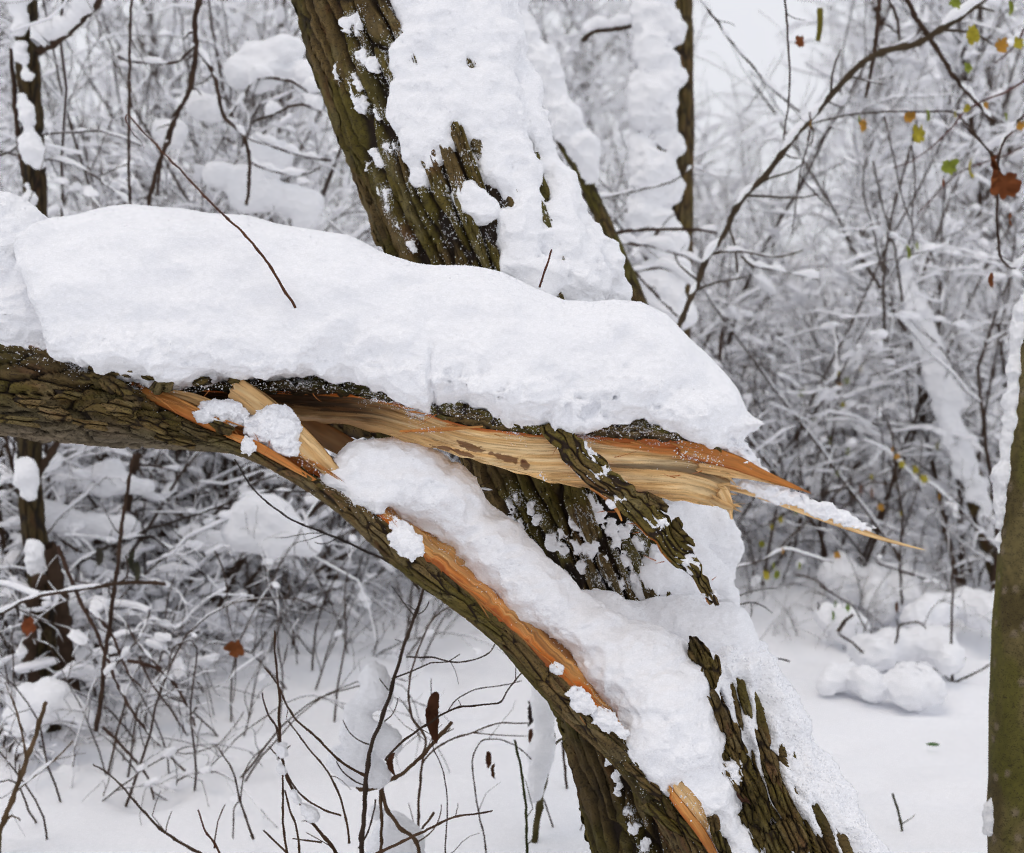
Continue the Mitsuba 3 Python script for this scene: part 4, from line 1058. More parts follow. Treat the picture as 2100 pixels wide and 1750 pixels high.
edge_powder(build_slab.bark, 9000, 541, 13, PB[:, 0], PB[:, 1])
edge_powder(build_slab.wood, 2200, 542, 7, PB[:, 0], PB[:, 1], extra=lambda x, y: (x > 735))
edge_powder(build_arc.bark, 3500, 543, 12, PB[:, 0], PB[:, 1], extra=lambda x, y: (x > 120) * (x < 480))
for part, k, reach, sd in ((build_arc.wood, 5000, .010, 544), (build_arc.bark, 4500, .009, 545)):
    v = np.asarray(part[0]).reshape(-1, 3)
    g = capsule_gap(v, HEAP)
    dd.add(*powder(v, part[1], np.exp(-np.maximum(g, 0) / reach) * (g > -.012) * (.1 + sstep(.35, .65, fbm(v / .03, 2, sd))), k, sd))
v = build_strip.ring[0].reshape(-1, 3)
dd.add(*powder(v, build_strip.ring[1], sstep(.55, .70, fbm(v / .03, 2, 546)) * (vnormals(v, build_strip.ring[1]) @ FWD < 0), 1500, 546))
put("snow_powder", dd, "mat_snow", TREE, kind="stuff")
caps_snow("snow_patch", "thin broken snow patches on the bark collar at the left end of the stem", lumped([(-40, 762, 2.95, 30, 768, 2.952, 7, 9, .5), (40, 772, 2.955, 74, 764, 2.96, 6, 8, .5), (20, 716, 2.955, 120, 704, 2.975, 11, 13, .5), (60, 742, 2.955, 128, 738, 2.985, 7, 8, .5), (100, 752, 2.98, 146, 732, 3.0, 6, 6, .5), (-40, 712, 2.955, 20, 716, 2.955, 12, 11, .5)], 48, 4, .5, .9, 1.2),
          h=.0032, seed=481, lump=(.008, .010), crumb=2500, k=.004, sc=.5)


# ------------------------------------------------------------------ twigs, saplings and shrubs loaded with snow
TWIG, TWIG2, OLIVE = (0.052, 0.034, 0.024), (0.088, 0.058, 0.038), (0.075, 0.068, 0.018)


def grow(rng, start, d, length, n, wander, droop):
    """K lines that wander and kink from knot to knot"""
    K = len(start)
    P = np.empty((K, n, 3))
    P[:, 0] = start
    d = d / np.linalg.norm(d, axis=1, keepdims=True)
    for i in range(1, n):
        d = d + rng.normal(0, wander, (K, 3)) * (1 + 1.5 * (rng.random((K, 1)) > .8))
        d[:, 2] -= np.broadcast_to(droop, (K,)) * (i / n)
        d /= np.linalg.norm(d, axis=1, keepdims=True)
        P[:, i] = P[:, i - 1] + d * (np.asarray(length) / (n - 1))[:, None] * rng.uniform(.7, 1.3, (K, 1))
    return P


def kids(rng, P, R, count, t0, t1, spread, up):
    """start points, directions and radii of count side shoots on the lines P"""
    K, n, _ = P.shape
    L = np.linalg.norm(np.diff(P, axis=1), axis=2).sum(1)
    k = rng.choice(K, count, p=L / L.sum())
    t = rng.uniform(t0, t1, count) * (n - 1)
    i = np.minimum(t.astype(int), n - 2)
    f = (t - i)[:, None]
    st = P[k, i] * (1 - f) + P[k, i + 1] * f
    tg = P[k, i + 1] - P[k, i]
    tg /= np.linalg.norm(tg, axis=1, keepdims=True)
    side = np.cross(tg, rng.normal(size=(count, 3)))
    side /= np.linalg.norm(side, axis=1, keepdims=True)
    return st, tg + side * spread + [0, 0, up], R[k, i] * (1 - f[:, 0]) + R[k, i + 1] * f[:, 0]


def snow_line(rng, P, R, amount, bare=0.35, sides=6, seat=.8):
    """snow lying along the upper side of the lines P; their underside stays bare"""
    K, n, _ = P.shape
    t = np.gradient(P, axis=1)
    t /= np.linalg.norm(t, axis=2, keepdims=True) + 1e-9
    hor = np.sqrt(np.clip(1 - t[..., 2] ** 2, 0, 1))
    z = rng.random((K, n))
    z = (z + np.roll(z, 1, 1) + np.roll(z, -1, 1)) / 3 * 0.75 + 0.25 * rng.random((K, 1))
    load = sstep(.35, .95, hor) * np.clip((z - bare) / (.6 - bare), 0, 1.5)
    rs = amount * load * np.clip(R / .006, .4, 1.05)
    C = P + np.array([0, 0, 1.0]) * (R * .35 + rs * seat)[..., None]
    on = rs > amount * .05
    return sweep(np.where(on[..., None], C, P), np.where(on, rs, .0002), sides)


ICO = trimesh.creation.icosphere(subdivisions=2)
IV, IF = np.array(ICO.vertices), np.array(ICO.faces)


IS = IV / (np.abs(IV) ** 2.8).sum(1, keepdims=True) ** (1 / 2.8)


def blob(rng, c, r, flat=.75, along=None):
    """one soft pad of snow with a flat foot, longer along a branch"""
    v = IS * (.8 + .8 * (fbm(IV * 1.3 + rng.uniform(0, 50, 3), 2) - .5))[:, None]
    v = v * [r * rng.uniform(.9, 1.9), r * rng.uniform(.7, 1.0), r * flat * rng.uniform(.7, 1.2)]
    v[:, 2] = np.where(v[:, 2] < 0, v[:, 2] * .45, v[:, 2])
    if along is None:
        along = np.array([math.cos(q := rng.uniform(0, 6.3)), math.sin(q), 0])
    h = np.hypot(along[0], along[1]) + 1e-9
    x, y, sl = along[0] / h, along[1] / h, np.clip(along[2] / h, -.6, .6)
    v[:, 2] += v[:, 0] * sl
    return np.stack([v[:, 0] * x - v[:, 1] * y, v[:, 0] * y + v[:, 1] * x, v[:, 2]], 1) + c, IF


def shrub(rng, height, stems=9, spread=.5, arch=.12, twigs=110, fine=260, snow=.011, lumps=40, base_r=.25, thick=.012, lump_r=(.02, .06), spray=.55, low=.12):
    """lines of one snow-laden shrub standing at the origin: stems, twigs, fine twigs, and its snow"""
    a = rng.uniform(0, 6.3, stems)
    st = np.stack([np.cos(a), np.sin(a), 0 * a], 1) * rng.uniform(0, base_r, stems)[:, None]
    d = np.stack([np.cos(a), np.sin(a), 0 * a], 1) * rng.uniform(.1, 1, stems)[:, None] * spread + [0, 0, 1]
    L = height * rng.uniform(.6, 1.15, stems)
    S = grow(rng, st - [0, 0, .1], d, L, 16, .09, arch)
    SR = (thick * rng.uniform(.6, 1.3, stems))[:, None] * np.linspace(1, .3, 16)[None]
    s2, d2, r2 = kids(rng, S, SR, twigs, low, .98, spray * 1.6, .1)
    T = grow(rng, s2, d2, height * rng.uniform(.10, .36, twigs), 9, .17, arch * .8)
    TR = (np.clip(r2 * .45, .0022, .011) * (1 + .03 * height))[:, None] * np.linspace(1, .5, 9)[None]
    s3, d3, r3 = kids(rng, T, TR, fine, .1, 1, 1.1, .05)
    F = grow(rng, s3, d3, np.minimum(height, 4) * rng.uniform(.04, .15, fine), 5, .2, arch * .6)
    FR = (np.clip(r3 * .5, .0014, .004) * (1 + .06 * height))[:, None] * np.linspace(1, .6, 5)[None]
    out = Mesh()
    out.add(*snow_line(rng, S, SR, snow * 1.1, .32))
    out.add(*snow_line(rng, T, TR, snow, .24))
    out.add(*snow_line(rng, F, FR, snow * (.85 if height < 5 else 1.4), .38 if height < 5 else .28, 4))
    base = np.concatenate([S[:, 4:-1].reshape(-1, 3), T[:, 1:-1].reshape(-1, 3)])
    tang = np.concatenate([(S[:, 5:] - S[:, 4:-1]).reshape(-1, 3), (T[:, 2:] - T[:, 1:-1]).reshape(-1, 3)])
    flat = np.hypot(tang[:, 0], tang[:, 1]) / (np.linalg.norm(tang, axis=1) + 1e-9)
    for i in rng.choice(len(base), lumps, p=(w := flat ** 6) / w.sum()):
        out.add(*blob(rng, base[i] + [0, 0, .006], rng.uniform(*lump_r) * rng.uniform(.6, 1), along=tang[i]))
    return (S, SR), (T, TR), (F, FR), out


def tint(rng, v, c):
    return np.asarray(c) * (0.6 + 0.8 * noise(v / .04))[:, None]


def shrub_mesh(rng, **kw):
    S, T, F, sn = shrub(rng, **kw)
    m = Mesh()
    for (P, R), sides, c in ((S, 6, TWIG), (T, 4, TWIG), (F, 3, TWIG2)):
        v, f = sweep(P, R, sides)
        m.add(v, f, tint(rng, v, c))
    m.add(np.vstack(sn.v), np.vstack(sn.f), SNOW)
    return m


# the undergrowth that reads as one mass: a few kinds of shrub repeated
PROTO = dict(arching=dict(height=2.4, stems=10, spread=.9, arch=.13, twigs=120, fine=320, snow=.0155, lumps=210, lump_r=(.02, .06)),
             tangle=dict(height=1.8, stems=13, spread=1.3, arch=.15, twigs=130, fine=320, snow=.0165, lumps=260, lump_r=(.02, .065)),
             upright=dict(height=3.4, stems=7, spread=.35, arch=.03, twigs=120, fine=340, snow=.016, lumps=250, thick=.014, lump_r=(.02, .055)),
             low=dict(height=.8, stems=12, spread=1.4, arch=.2, twigs=60, fine=160, snow=.012, lumps=80, thick=.006, lump_r=(.025, .075)),
             wispy=dict(height=1.15, stems=8, spread=.9, arch=.22, twigs=36, fine=60, snow=.005, lumps=10, thick=.0042, lump_r=(.015, .035), base_r=.35),
             young_tree=dict(height=6.5, stems=2, spread=.2, arch=.02, twigs=110, fine=480, snow=.024, lumps=170, thick=.032, base_r=.3, lump_r=(.025, .07), low=.1),
             tall_tree=dict(height=11.0, stems=1, spread=.12, arch=.0, twigs=90, fine=440, snow=.028, lumps=120, thick=.09, base_r=.4, lump_r=(.03, .09), low=.15))
for i, (k, kw) in enumerate(PROTO.items()):
    for j in range(2):
        r = np.random.default_rng(700 + 10 * i + j)
        scene[f"kind_{k}_{j}"] = {"type": "shapegroup", "plant": shrub_mesh(r, **kw).ply("mat_matte")}
labels["undergrowth"] = {"label": "tangled snow-laden bushes and thin trees filling the blurred background", "category": "undergrowth", "kind": "stuff"}
_wild = np.random.default_rng(77)
_n = 0


def plant(kind, x, y, size=1.0, sink=0.0):
    global _n
    _n += 1
    T = mi.ScalarTransform4f
    z = float(ground_z(np.array(x), np.array(y))) - sink
    scene[f"undergrowth__{_n:03d}"] = {"type": "instance", "shapegroup": {"type": "ref", "id": f"kind_{kind}_{_wild.integers(2)}"},
                                       "to_world": T().translate([x, y, z]).rotate([0, 0, 1], float(_wild.uniform(0, 360))).scale([size * float(_wild.uniform(.85, 1.15))] * 3)}


def px(x, depth):
    return (x - 1050) / PXF * depth


# left thicket, close
for kind, x, d, sz in (("arching", 60, 6.6, 1.0), ("tangle", 240, 7.2, 1.0), ("upright", 330, 7.6, .9), ("arching", 480, 7.9, 1.05), ("tangle", 600, 8.6, 1.1), ("upright", 120, 8.2, 1.1), ("arching", 260, 9.2, 1.15), ("upright", 520, 9.6, 1.1),
                       ("wispy", 130, 4.7, 1.0), ("wispy", 330, 5.0, 1.0), ("wispy", 480, 5.4, 1.0), ("wispy", 260, 5.8, 1.1), ("wispy", 620, 5.9, 1.0), ("wispy", 720, 6.6, 1.0), ("wispy", 560, 6.8, 1.1), ("wispy", 400, 6.5, 1.2), ("wispy", 800, 7.4, 1.0), ("low", 60, 5.5, .9), ("low", 200, 6.0, .9), ("low", 330, 6.8, 1.0), ("tangle", 10, 6.0, .8), ("low", -40, 5.3, .9), ("low", 520, 8.2, 1.0), ("low", 700, 8.8, 1.0), ("tangle", 20, 7.6, 1.1), ("arching", 700, 10.2, 1.1), ("tangle", 400, 10.0, 1.2), ("young_tree", 180, 10.5, .9), ("young_tree", 430, 11.5, .9), ("tangle", 820, 11.0, 1.1), ("arching", -120, 7.2, 1.0), ("arching", 640, 8.0, .8)):
    plant(kind, px(x, d), d, sz)
# behind the trunk and to the right
for kind, x, d, sz in (("arching", 1300, 9.5, 1.0), ("tangle", 1420, 10.5, 1.0), ("tangle", 1560, 11.5, 1.1), ("arching", 1700, 12.0, 1.0), ("tangle", 1830, 12.5, 1.0), ("upright", 1960, 11.5, 1.0), ("tangle", 2060, 11, 1.1), ("arching", 1180, 11.5, 1.2),
                       ("tangle", 960, 12.0, 1.2), ("upright", 1640, 13.5, 1.1), ("wispy", 1560, 8.4, 1.0), ("wispy", 1700, 8.8, 1.1), ("wispy", 1640, 10, 1.2), ("wispy", 1960, 8.0, 1.0), ("wispy", 1890, 9.2, 1.2), ("wispy", 1780, 9.8, 1.2), ("low", 2000, 8.6, .9), ("low", 1560, 9.2, .8), ("low", 1720, 9.6, .7), ("low", 1650, 11, .9), ("low", 1860, 10.2, .8), ("arching", 2180, 10.5, 1.1), ("upright", 1500, 12.5, 1.0)):
    plant(kind, px(x, d), d, sz)
for kind, x, d, sz in (("upright", 1500, 8.6, 1.0), ("upright", 1740, 8.8, 1.0), ("upright", 2000, 8.2, 1.0), ("upright", 1420, 9.8, 1.1), ("upright", 2120, 9.6, 1.1),
                       ("upright", 60, 7.4, 1.0), ("upright", 220, 8.4, 1.0), ("upright", 420, 7.2, .95), ("upright", 560, 8.2, 1.0), ("upright", 680, 9.2, 1.05), ("upright", 340, 9.8, 1.1), ("upright", 150, 10.6, 1.2), ("low", 1500, 9.6, 1.0), ("low", 1600, 10.4, 1.1), ("low", 1760, 10.8, 1.2), ("low", 1900, 11.2, 1.2), ("low", 1690, 12.2, 1.3), ("low", 1820, 12.8, 1.3), ("low", 1460, 11.6, 1.2), ("wispy", 1740, 7.2, .8), ("wispy", 1860, 7.4, .8), ("wispy", 1800, 6.7, .6), ("low", 1960, 9.6, .9)):
    plant(kind, px(x, d), d, sz)
# the wood behind
for ring, (d0, d1, n) in enumerate(((13, 17, 14), (17, 23, 15), (23, 34, 16), (34, 50, 16))):
    for i in range(n):
        d = _wild.uniform(d0, d1)
        x = px(-500 + 3100 * (i + _wild.uniform(0, 1)) / n, d)
        kind = _wild.choice(["tangle", "arching", "upright", "young_tree", "tall_tree"], p=[[.36, .28, .24, .12, .0], [.28, .23, .24, .25, .0], [.15, .1, .25, .35, .15], [.05, .05, .2, .35, .35]][ring])
        plant(str(kind), x, d, 1.15)


# ------------------------------------------------------------------ single saplings, trunks and twigs that can be told apart
def line(pts, depth, r0, r1, n=None, rng=None, jitter=0.0):
    """a traced twig: outline points, metres ahead (number or per point), radii in outline px at its ends"""
    p = np.asarray(pts, float)
    d = np.broadcast_to(np.asarray(depth, float), len(p)) if np.ndim(depth) else np.full(len(p), float(depth))
    L = np.linalg.norm(np.diff(p, axis=0), axis=1).sum()
    n = n or int(np.clip(L / 7, 8, 90))
    P = curve(at(p[:, 0], p[:, 1], d), n)
    if rng is not None:
        w = rng.normal(0, 1, (n, 3))
        w = (w + np.roll(w, 1, 0) + np.roll(w, -1, 0)) / 3
        w[0] = w[-1] = 0
        P = P + w * (jitter or .25 * r0 + .25) * d.mean() / PXF
    return P, np.linspace(r0, r1, n) * d.mean() / PXF


def leaf(c, size, seed, colour, lobes=True, hang=-UP, curl=.35, slim=.6):
    """one leaf, lobed or oval, hanging from its stalk, curled"""
    r = np.random.default_rng(seed)
    k, m = 44, 6
    a = np.linspace(0, 2 * np.pi, k, endpoint=False)
    ring = np.stack([np.cos(a), np.sin(a), 0 * a], -1)
    rad = (.66 + .34 * np.abs(np.cos(2.5 * (a + 1.5 * (noise(ring * 1.3 + seed, seed) - .5)))) ** 1.1 * (.4 + 1.1 * noise(ring * 1.6 + seed * 3, seed)) + .10 * (noise(ring * 6, seed) - .5)) * (1 - .3 * np.exp(-((np.abs(a - np.pi)) / .35) ** 2)) if lobes else 1 / np.sqrt(np.cos(a) ** 2 + (np.sin(a) / slim) ** 2) * (1 + .05 * np.cos(9 * a))
    t = np.linspace(.12, 1, m)
    x, y = (rad * np.cos(a))[None] * t[:, None], (rad * np.sin(a))[None] * t[:, None] * r.uniform(.6, .95)
    q = np.stack([x, y, 0 * x], -1)
    z = curl * (1.3 * x ** 2 - .6 * y ** 2) + .55 * np.abs(y) * r.uniform(.3, 1.2) + .5 * (fbm(q * 1.7 + seed, 2, seed) - .5) + .05 * np.cos(8 * np.arctan2(y, x)) * t[:, None]
    h = hang / np.linalg.norm(hang)
    nr = -FWD + r.normal(0, .9, 3)
    nr = nr - (nr @ h) * h
    nr /= np.linalg.norm(nr)
    sd = np.cross(h, nr)
    V = c + size * .44 * (x[..., None] * h + y[..., None] * sd + z[..., None] * nr)
    V = np.concatenate([V.reshape(-1, 3), V[0].mean(0)[None]])
    F = np.vstack([grid_faces(m, k, True), np.stack([np.full(k, m * k), (np.arange(k) + 1) % k, np.arange(k)], 1)])
    col = np.asarray(colour) * (.65 + .7 * fbm(np.concatenate([q.reshape(-1, 3), [[0, 0, 0]]]) * 2.2 + seed, 2, seed))[:, None]
    return Mesh().add(V, F, col)


YELLOW, LIME, RUST, OCHRE, BROWNL = (.34, .29, .04), (.20, .235, .04), (.17, .06, .022), (.38, .20, .04), (.085, .04, .022)


def plant_traced(name, label, cat, depth, branches, seed, colour=TWIG, leaves=(), knobs=True, group=None, wob=True, main="stem", shoots=.5):
    """a sapling or twig: branches are (points, r0, r1[, snow[, depth]]); the first is its stem"""
    key = tag(key_for(name), label, cat, group)
    rng = np.random.default_rng(seed)
    snow, runs = Mesh(), []
    for i, b in enumerate(branches):
        pts, r0, r1 = b[:3]
        am = b[3] if len(b) > 3 else 0
        d = b[4] if len(b) > 4 else depth
        P, R = line(pts, d, r0 * .82, r1 * .82, rng=rng if wob else None)
        runs.append((P, R))
        v, f = knobbly(P, R, rng, 7 if r0 > 4 else 5, every=.05 * max(1, r0 / 4)) if knobs else sweep(P[None], R[None], 8)
        put(main if i == 0 else "twig", Mesh().add(v, f, tint(rng, v, b[5] if len(b) > 5 else colour)), "mat_matte", key)
        if am:
            m = am * np.mean(d) / PXF
            n = len(P)
            z = rng.random(n // 4 + 3)
            z = np.interp(np.linspace(0, len(z) - 1, n), np.arange(len(z)), z)
            t = np.gradient(P, axis=0)
            t /= np.linalg.norm(t, axis=1, keepdims=True) + 1e-9
            hor = np.sqrt(np.clip(1 - t[:, 2] ** 2, 0, 1))
            rs = .62 * m * sstep(.25, .85, hor + .1) * np.clip((z - .22) * 2.0, .0, 1.4)
            rs[0] = rs[-1] = .0003
            C = P + np.array([0, 0, 1.0]) * (R * .3 + rs * .8)[:, None]
            v, f = sweep(C[None], rs[None], 10)
            snow.add(v + (m * .5 * (fbm(v / (m * 2.2), 2, seed) - .5))[:, None] * vnormals(v, f), f)
    if shoots:
        side = Mesh()
        for P, R in runs:
            L = np.linalg.norm(np.diff(P, axis=0), axis=1).sum()
            k = int(shoots * L / .11)
            if k:
                st, dr, r = kids(rng, P[None], R[None], k, .1, .95, 1.3, .1)
                Q = grow(rng, st, dr, np.minimum(L * .5, rng.uniform(.03, .16, k) * max(1, L)), 5, .14, .05)
                side.add(*sweep(Q, np.maximum(r * .5, .0011)[:, None] * np.linspace(1, .55, 5)[None], 4), colour)
        if side.n:
            put("twiglet", side, "mat_matte", key, kind="stuff")
    if snow.n:
        put("snow", snow, "mat_snow", key, kind="stuff")
    for x, y, size, col, lob in leaves:
        dd = depth if np.ndim(depth) == 0 else float(np.mean(depth))
        put("leaf", leaf(at(x, y, dd - .01), size * dd / PXF, int(x * 7 + y), col, lobes=lob > 0, slim=.45 if lob < 0 else .6), "mat_matte", key)
    return key


# twigs standing in the snow of the big pillow
plant_traced("bare_twig", "long thin brown twig with a hooked tip, stuck in the snow pillow", "twig", 2.86, [(((606, 632), (575, 582), (540, 528), (500, 480), (440, 425), (390, 370), (340, 320), (300, 278), (272, 246), (262, 235), (258, 240), (262, 256)), 3.6, 1.6, 0, (2.845, 2.84, 2.83, 2.84, 2.85, 2.87, 2.88, 2.89, 2.9, 2.9, 2.9, 2.9)),
                                                                                                                                     (((262, 256), (274, 276), (290, 292), (294, 305)), 1.4, .6, 0, 2.9)], 801, colour=(.085, .040, .024), shoots=0)
plant_traced("bare_twig", "short brown twig poking up from the snow pillow before the leaning trunk", "twig", 3.0, [(((1106, 590), (1112, 570), (1122, 540), (1131, 512)), 3.0, 2.4, 0, 3.08)], 802, colour=(.085, .040, .028), shoots=0)

# saplings in front, below the arch
plant_traced("bare_sapling", "slim forked sapling with pointed buds and small snow crumbs, left of the arch", "sapling", 3.35, [
    (((735, 1990), (690, 1752), (640, 1686), (597, 1613), (580, 1566), (574, 1516), (572, 1416), (567, 1379), (563, 1294)), 5.5, 2.2, 0, (3.5, 3.4, 3.37, 3.35, 3.35, 3.34, 3.33, 3.32, 3.3)),
    (((542, 1369), (570, 1406), (590, 1449), (607, 1476), (650, 1513), (700, 1563), (750, 1591)), 2, 3.4, 0, 3.33), (((592, 1480), (634, 1536), (674, 1586), (700, 1643), (716, 1730)), 1.8, 3.0, 0, 3.36),
    (((538, 1421), (550, 1466), (567, 1490), (574, 1516)), 1.8, 2.4), (((587, 1583), (617, 1630), (670, 1663), (700, 1673)), 2, 2.6), (((551, 1531), (574, 1556)), 1.6, 2), (((595, 1529), (580, 1543)), 1.4, 2),
    (((580, 1590), (580, 1666), (590, 1760)), 2.4, 3.2), (((584, 1621), (594, 1660), (607, 1693), (614, 1760)), 2.2, 3), (((540, 1703), (587, 1748)), 2, 2.8), (((600, 1720), (660, 1728)), 1.6, 2.6), (((690, 1750), (655, 1780), (640, 1800)), 3, 3)], 803, colour=(.060, .036, .022))
caps_snow("snow_clump", "snow crumbs caught in the fork of the slim sapling", [(576, 1532, 3.33, 578, 1545, 3.33, 8, 10, 1), (573, 1575, 3.34, 578, 1582, 3.34, 6, 7, 1), (602, 1625, 3.34, 610, 1642, 3.34, 6, 5, 1), (628, 1660, 3.35, 642, 1672, 3.35, 12, 11, 1)], h=.0026, seed=471, lump=(.006, .008), crumb=800, k=.006, sc=.5)
plant_traced("bare_twig", "bare twig sloping down to the bottom left of the slim sapling", "twig", 3.9, [(((414, 1752), (357, 1720), (320, 1693), (290, 1660), (253, 1616), (213, 1580), (190, 1568)), 4, 1.8), (((340, 1706), (346, 1680), (352, 1664)), 1.6, 1)], 804)
plant_traced("bare_twig", "short upright twig with a bud near the bottom edge, left of the slim sapling", "twig", 3.4, [(((455, 1762), (440, 1730), (420, 1703), (412, 1680), (406, 1661)), 3, 2), (((440, 1740), (446, 1690), (462, 1650)), 2, 1.4, 0, 3.6)], 805, colour=(.07, .034, .022))
plant_traced("bare_twig", "thin blurred twig leaning left behind the slim sapling", "twig", 4.4, [(((520, 1722), (494, 1646), (480, 1590), (462, 1556), (440, 1526)), 3.2, 1.8), (((494, 1646), (500, 1590), (545, 1530)), 2, 1.2), (((478, 1720), (480, 1660), (494, 1640)), 2, 1.6)], 806)
plant_traced("dark_sapling", "dark upright sapling carrying slabs of snow under the arch", "sapling", 3.5, [
    (((735, 2050), (742, 1735), (752, 1600), (755, 1560), (763, 1526), (783, 1473), (813, 1376), (833, 1316), (852, 1255), (870, 1203)), 8, 3.4, 0, (3.6, 3.55, 3.5, 3.5, 3.5, 3.5, 3.48, 3.46, 3.44, 3.4)),
    (((833, 1348), (880, 1348), (933, 1359), (977, 1351), (1003, 1339), (1015, 1321)), 2.2, 1.6, 0, 3.46), (((860, 1209), (840, 1184), (815, 1160), (770, 1140)), 2.4, 1.8, 0, 3.4), (((858, 1260), (872, 1250), (880, 1232)), 1.6, 1.2, 0, 3.45), (((856, 1256), (836, 1240)), 1.4, 1, 0, 3.45),
    (((797, 1416), (778, 1392)), 1.6, 1.2), (((788, 1480), (805, 1465), (816, 1432)), 1.8, 1.2), (((757, 1527), (720, 1506), (703, 1476)), 1.8, 1), (((810, 1312), (822, 1316)), 1.2, 1, 0, 3.46),
    (((752, 1612), (700, 1580), (690, 1562)), 2, 1.6), (((735, 1740), (760, 1690), (770, 1640)), 2.4, 2)], 807, colour=(.052, .037, .028))
caps_snow("snow_pad", "upright slab of snow frozen to the left of the dark sapling", [(752, 1390, 3.56, 765, 1385, 3.56, 10, 24, .6), (725, 1460, 3.56, 775, 1430, 3.56, 20, 26, .6), (715, 1500, 3.56, 760, 1500, 3.55, 18, 22, .6), (770, 1395, 3.55, 782, 1420, 3.55, 12, 12, .6), (700, 1560, 3.58, 745, 1560, 3.57, 30, 24, .8), (720, 1590, 3.58, 775, 1595, 3.57, 24, 22, .8)], h=.005, seed=472, lump=(.014, .008), crumb=1500)
caps_snow("snow_pad", "small rounded snow slab to the right of the dark sapling", [(786, 1500, 3.53, 796, 1520, 3.53, 18, 26, .6), (790, 1535, 3.53, 800, 1530, 3.53, 20, 18, .6)], h=.004, seed=473, lump=(.010, .006), crumb=700)
caps_snow("snow_pad", "soft snow pad near the bottom edge, right of the dark sapling", [(810, 1700, 3.75, 840, 1720, 3.75, 34, 30, .7), (790, 1740, 3.75, 830, 1760, 3.75, 34, 34, .7), (768, 1666, 3.7, 772, 1668, 3.7, 12, 12, .8)], h=.005, seed=474, lump=(.012, .006), crumb=700)
plant_traced("arching_twig", "thin dark twig arching up to the underside of the bent stem", "twig", 3.25, [(((790, 1560), (807, 1540), (840, 1510), (883, 1480), (917, 1460), (947, 1450), (985, 1446), (1023, 1443), (1043, 1413), (1070, 1380)), 3.2, 1.8), (((947, 1450), (940, 1436)), 1.2, 1), (((917, 1462), (940, 1432), (985, 1412), (1040, 1404), (1070, 1396)), 1.6, 1.2, 0, 3.6)], 808, colour=(.05, .033, .024))
plant_traced("bare_sapling", "brown branching sapling with a blunt broken tip beside the dead leaf", "sapling", 3.6, [
    (((857, 1990), (860, 1760), (857, 1733), (817, 1693), (793, 1660), (783, 1613), (827, 1586), (860, 1556), (900, 1513), (927, 1481)), 5, 4.6), (((783, 1613), (740, 1618), (725, 1600)), 5, 5), (((780, 1620), (782, 1700), (775, 1790)), 4, 4),
    (((866, 1700), (880, 1680), (890, 1666)), 3, 3), (((850, 1730), (900, 1680), (905, 1650)), 2, 1.2)], 809, colour=(.095, .060, .036))
plant_traced("bare_twig", "long bare twig reaching right near the bottom edge", "twig", 3.3, [(((770, 1752), (783, 1746), (830, 1724), (880, 1700), (940, 1673), (975, 1669), (1010, 1663)), 4, 2)], 810, colour=(.075, .044, .028))
plant_traced("bare_sapling", "tall thin stem curving behind the dead leaf", "sapling", 4.0, [
    (((857, 1990), (857, 1700), (860, 1620), (866, 1566), (873, 1523), (843, 1466), (837, 1423), (840, 1393), (860, 1326), (883, 1276), (920, 1246)), 4.6, 1.8), (((866, 1566), (900, 1530), (967, 1503), (1033, 1483), (1083, 1483)), 2.6, 1.6), (((967, 1503), (1030, 1508), (1080, 1510)), 1.6, 1.2)], 811, colour=(.085, .055, .038))
plant_traced("bare_twig", "thin green stem standing left of the snowy pole", "twig", 3.9, [(((1086, 2000), (1080, 1736), (1078, 1660), (1070, 1590), (1062, 1545), (1055, 1518)), 4, 3.2)], 812, colour=(.05, .055, .020))
plant_traced("arching_twig", "thin twig bent over in an arch with a withered pod, right of the dead leaf", "twig", 4.1, [(((1010, 2000), (997, 1750), (973, 1616), (968, 1566), (980, 1530), (995, 1516), (1020, 1516), (1056, 1530), (1090, 1558)), 3, 1.4)], 813, leaves=((1003, 1556, 40, BROWNL, -1), (1009, 1580, 36, BROWNL, -1)))
plant_traced("bare_twig", "wiry stem below the dead leaf, running down out of view", "twig", 3.55, [(((916, 2000), (913, 1752), (917, 1650), (913, 1600), (900, 1560), (887, 1530), (884, 1420), (884, 1392)), 2.2, 1.2)], 814,
             colour=(.05, .033, .024))
lf = tag(key_for("dead_leaf"), "curled brown dead leaf hanging upright among the bare saplings", "leaf")
scene[lf] = leaf(at(886, 1462, 3.53), 120 * 3.5 / PXF, 31, (.085, .036, .020), lobes=False, slim=.30, curl=.6).ply("mat_matte")
lf = tag(key_for("dead_leaf"), "small curled dead leaf at the foot of the snow slab on the dark sapling", "leaf")
scene[lf] = leaf(at(798, 1562, 3.47), 52 * 3.5 / PXF, 33, (.080, .036, .020), lobes=False, slim=.45, curl=.7).ply("mat_matte")
plant_traced("snowy_pole", "slender olive pole with a thick band of snow down its left side", "sapling", 4.4, [(((1080, 2000), (1093, 1750), (1110, 1633), (1124, 1560), (1131, 1500), (1131, 1420), (1120, 1300), (1100, 1200)), 9, 7)], 815, colour=(.080, .066, .030),
             leaves=((1092, 1462, 60, (.03, .022, .02), -1), (1102, 1480, 66, (.035, .024, .02), -1), (1088, 1510, 40, BROWNL, -1)))
caps_snow("snow_band", "thick band of snow down the slender olive pole", [(1116, 1448, 4.36, 1112, 1540, 4.36, 17, 19, .8), (1112, 1540, 4.36, 1096, 1630, 4.36, 19, 14, .8), (1110, 1400, 4.36, 1116, 1448, 4.36, 12, 17, .8)], h=.006, seed=475, lump=(.012, .010), crumb=800)
plant_traced("bare_twig", "dark straight stick standing in the snow left of the leaning trunk's foot", "twig", 4.8, [(((1166, 1660), (1163, 1630), (1158, 1570), (1152, 1522)), 3.6, 3.2)], 816)
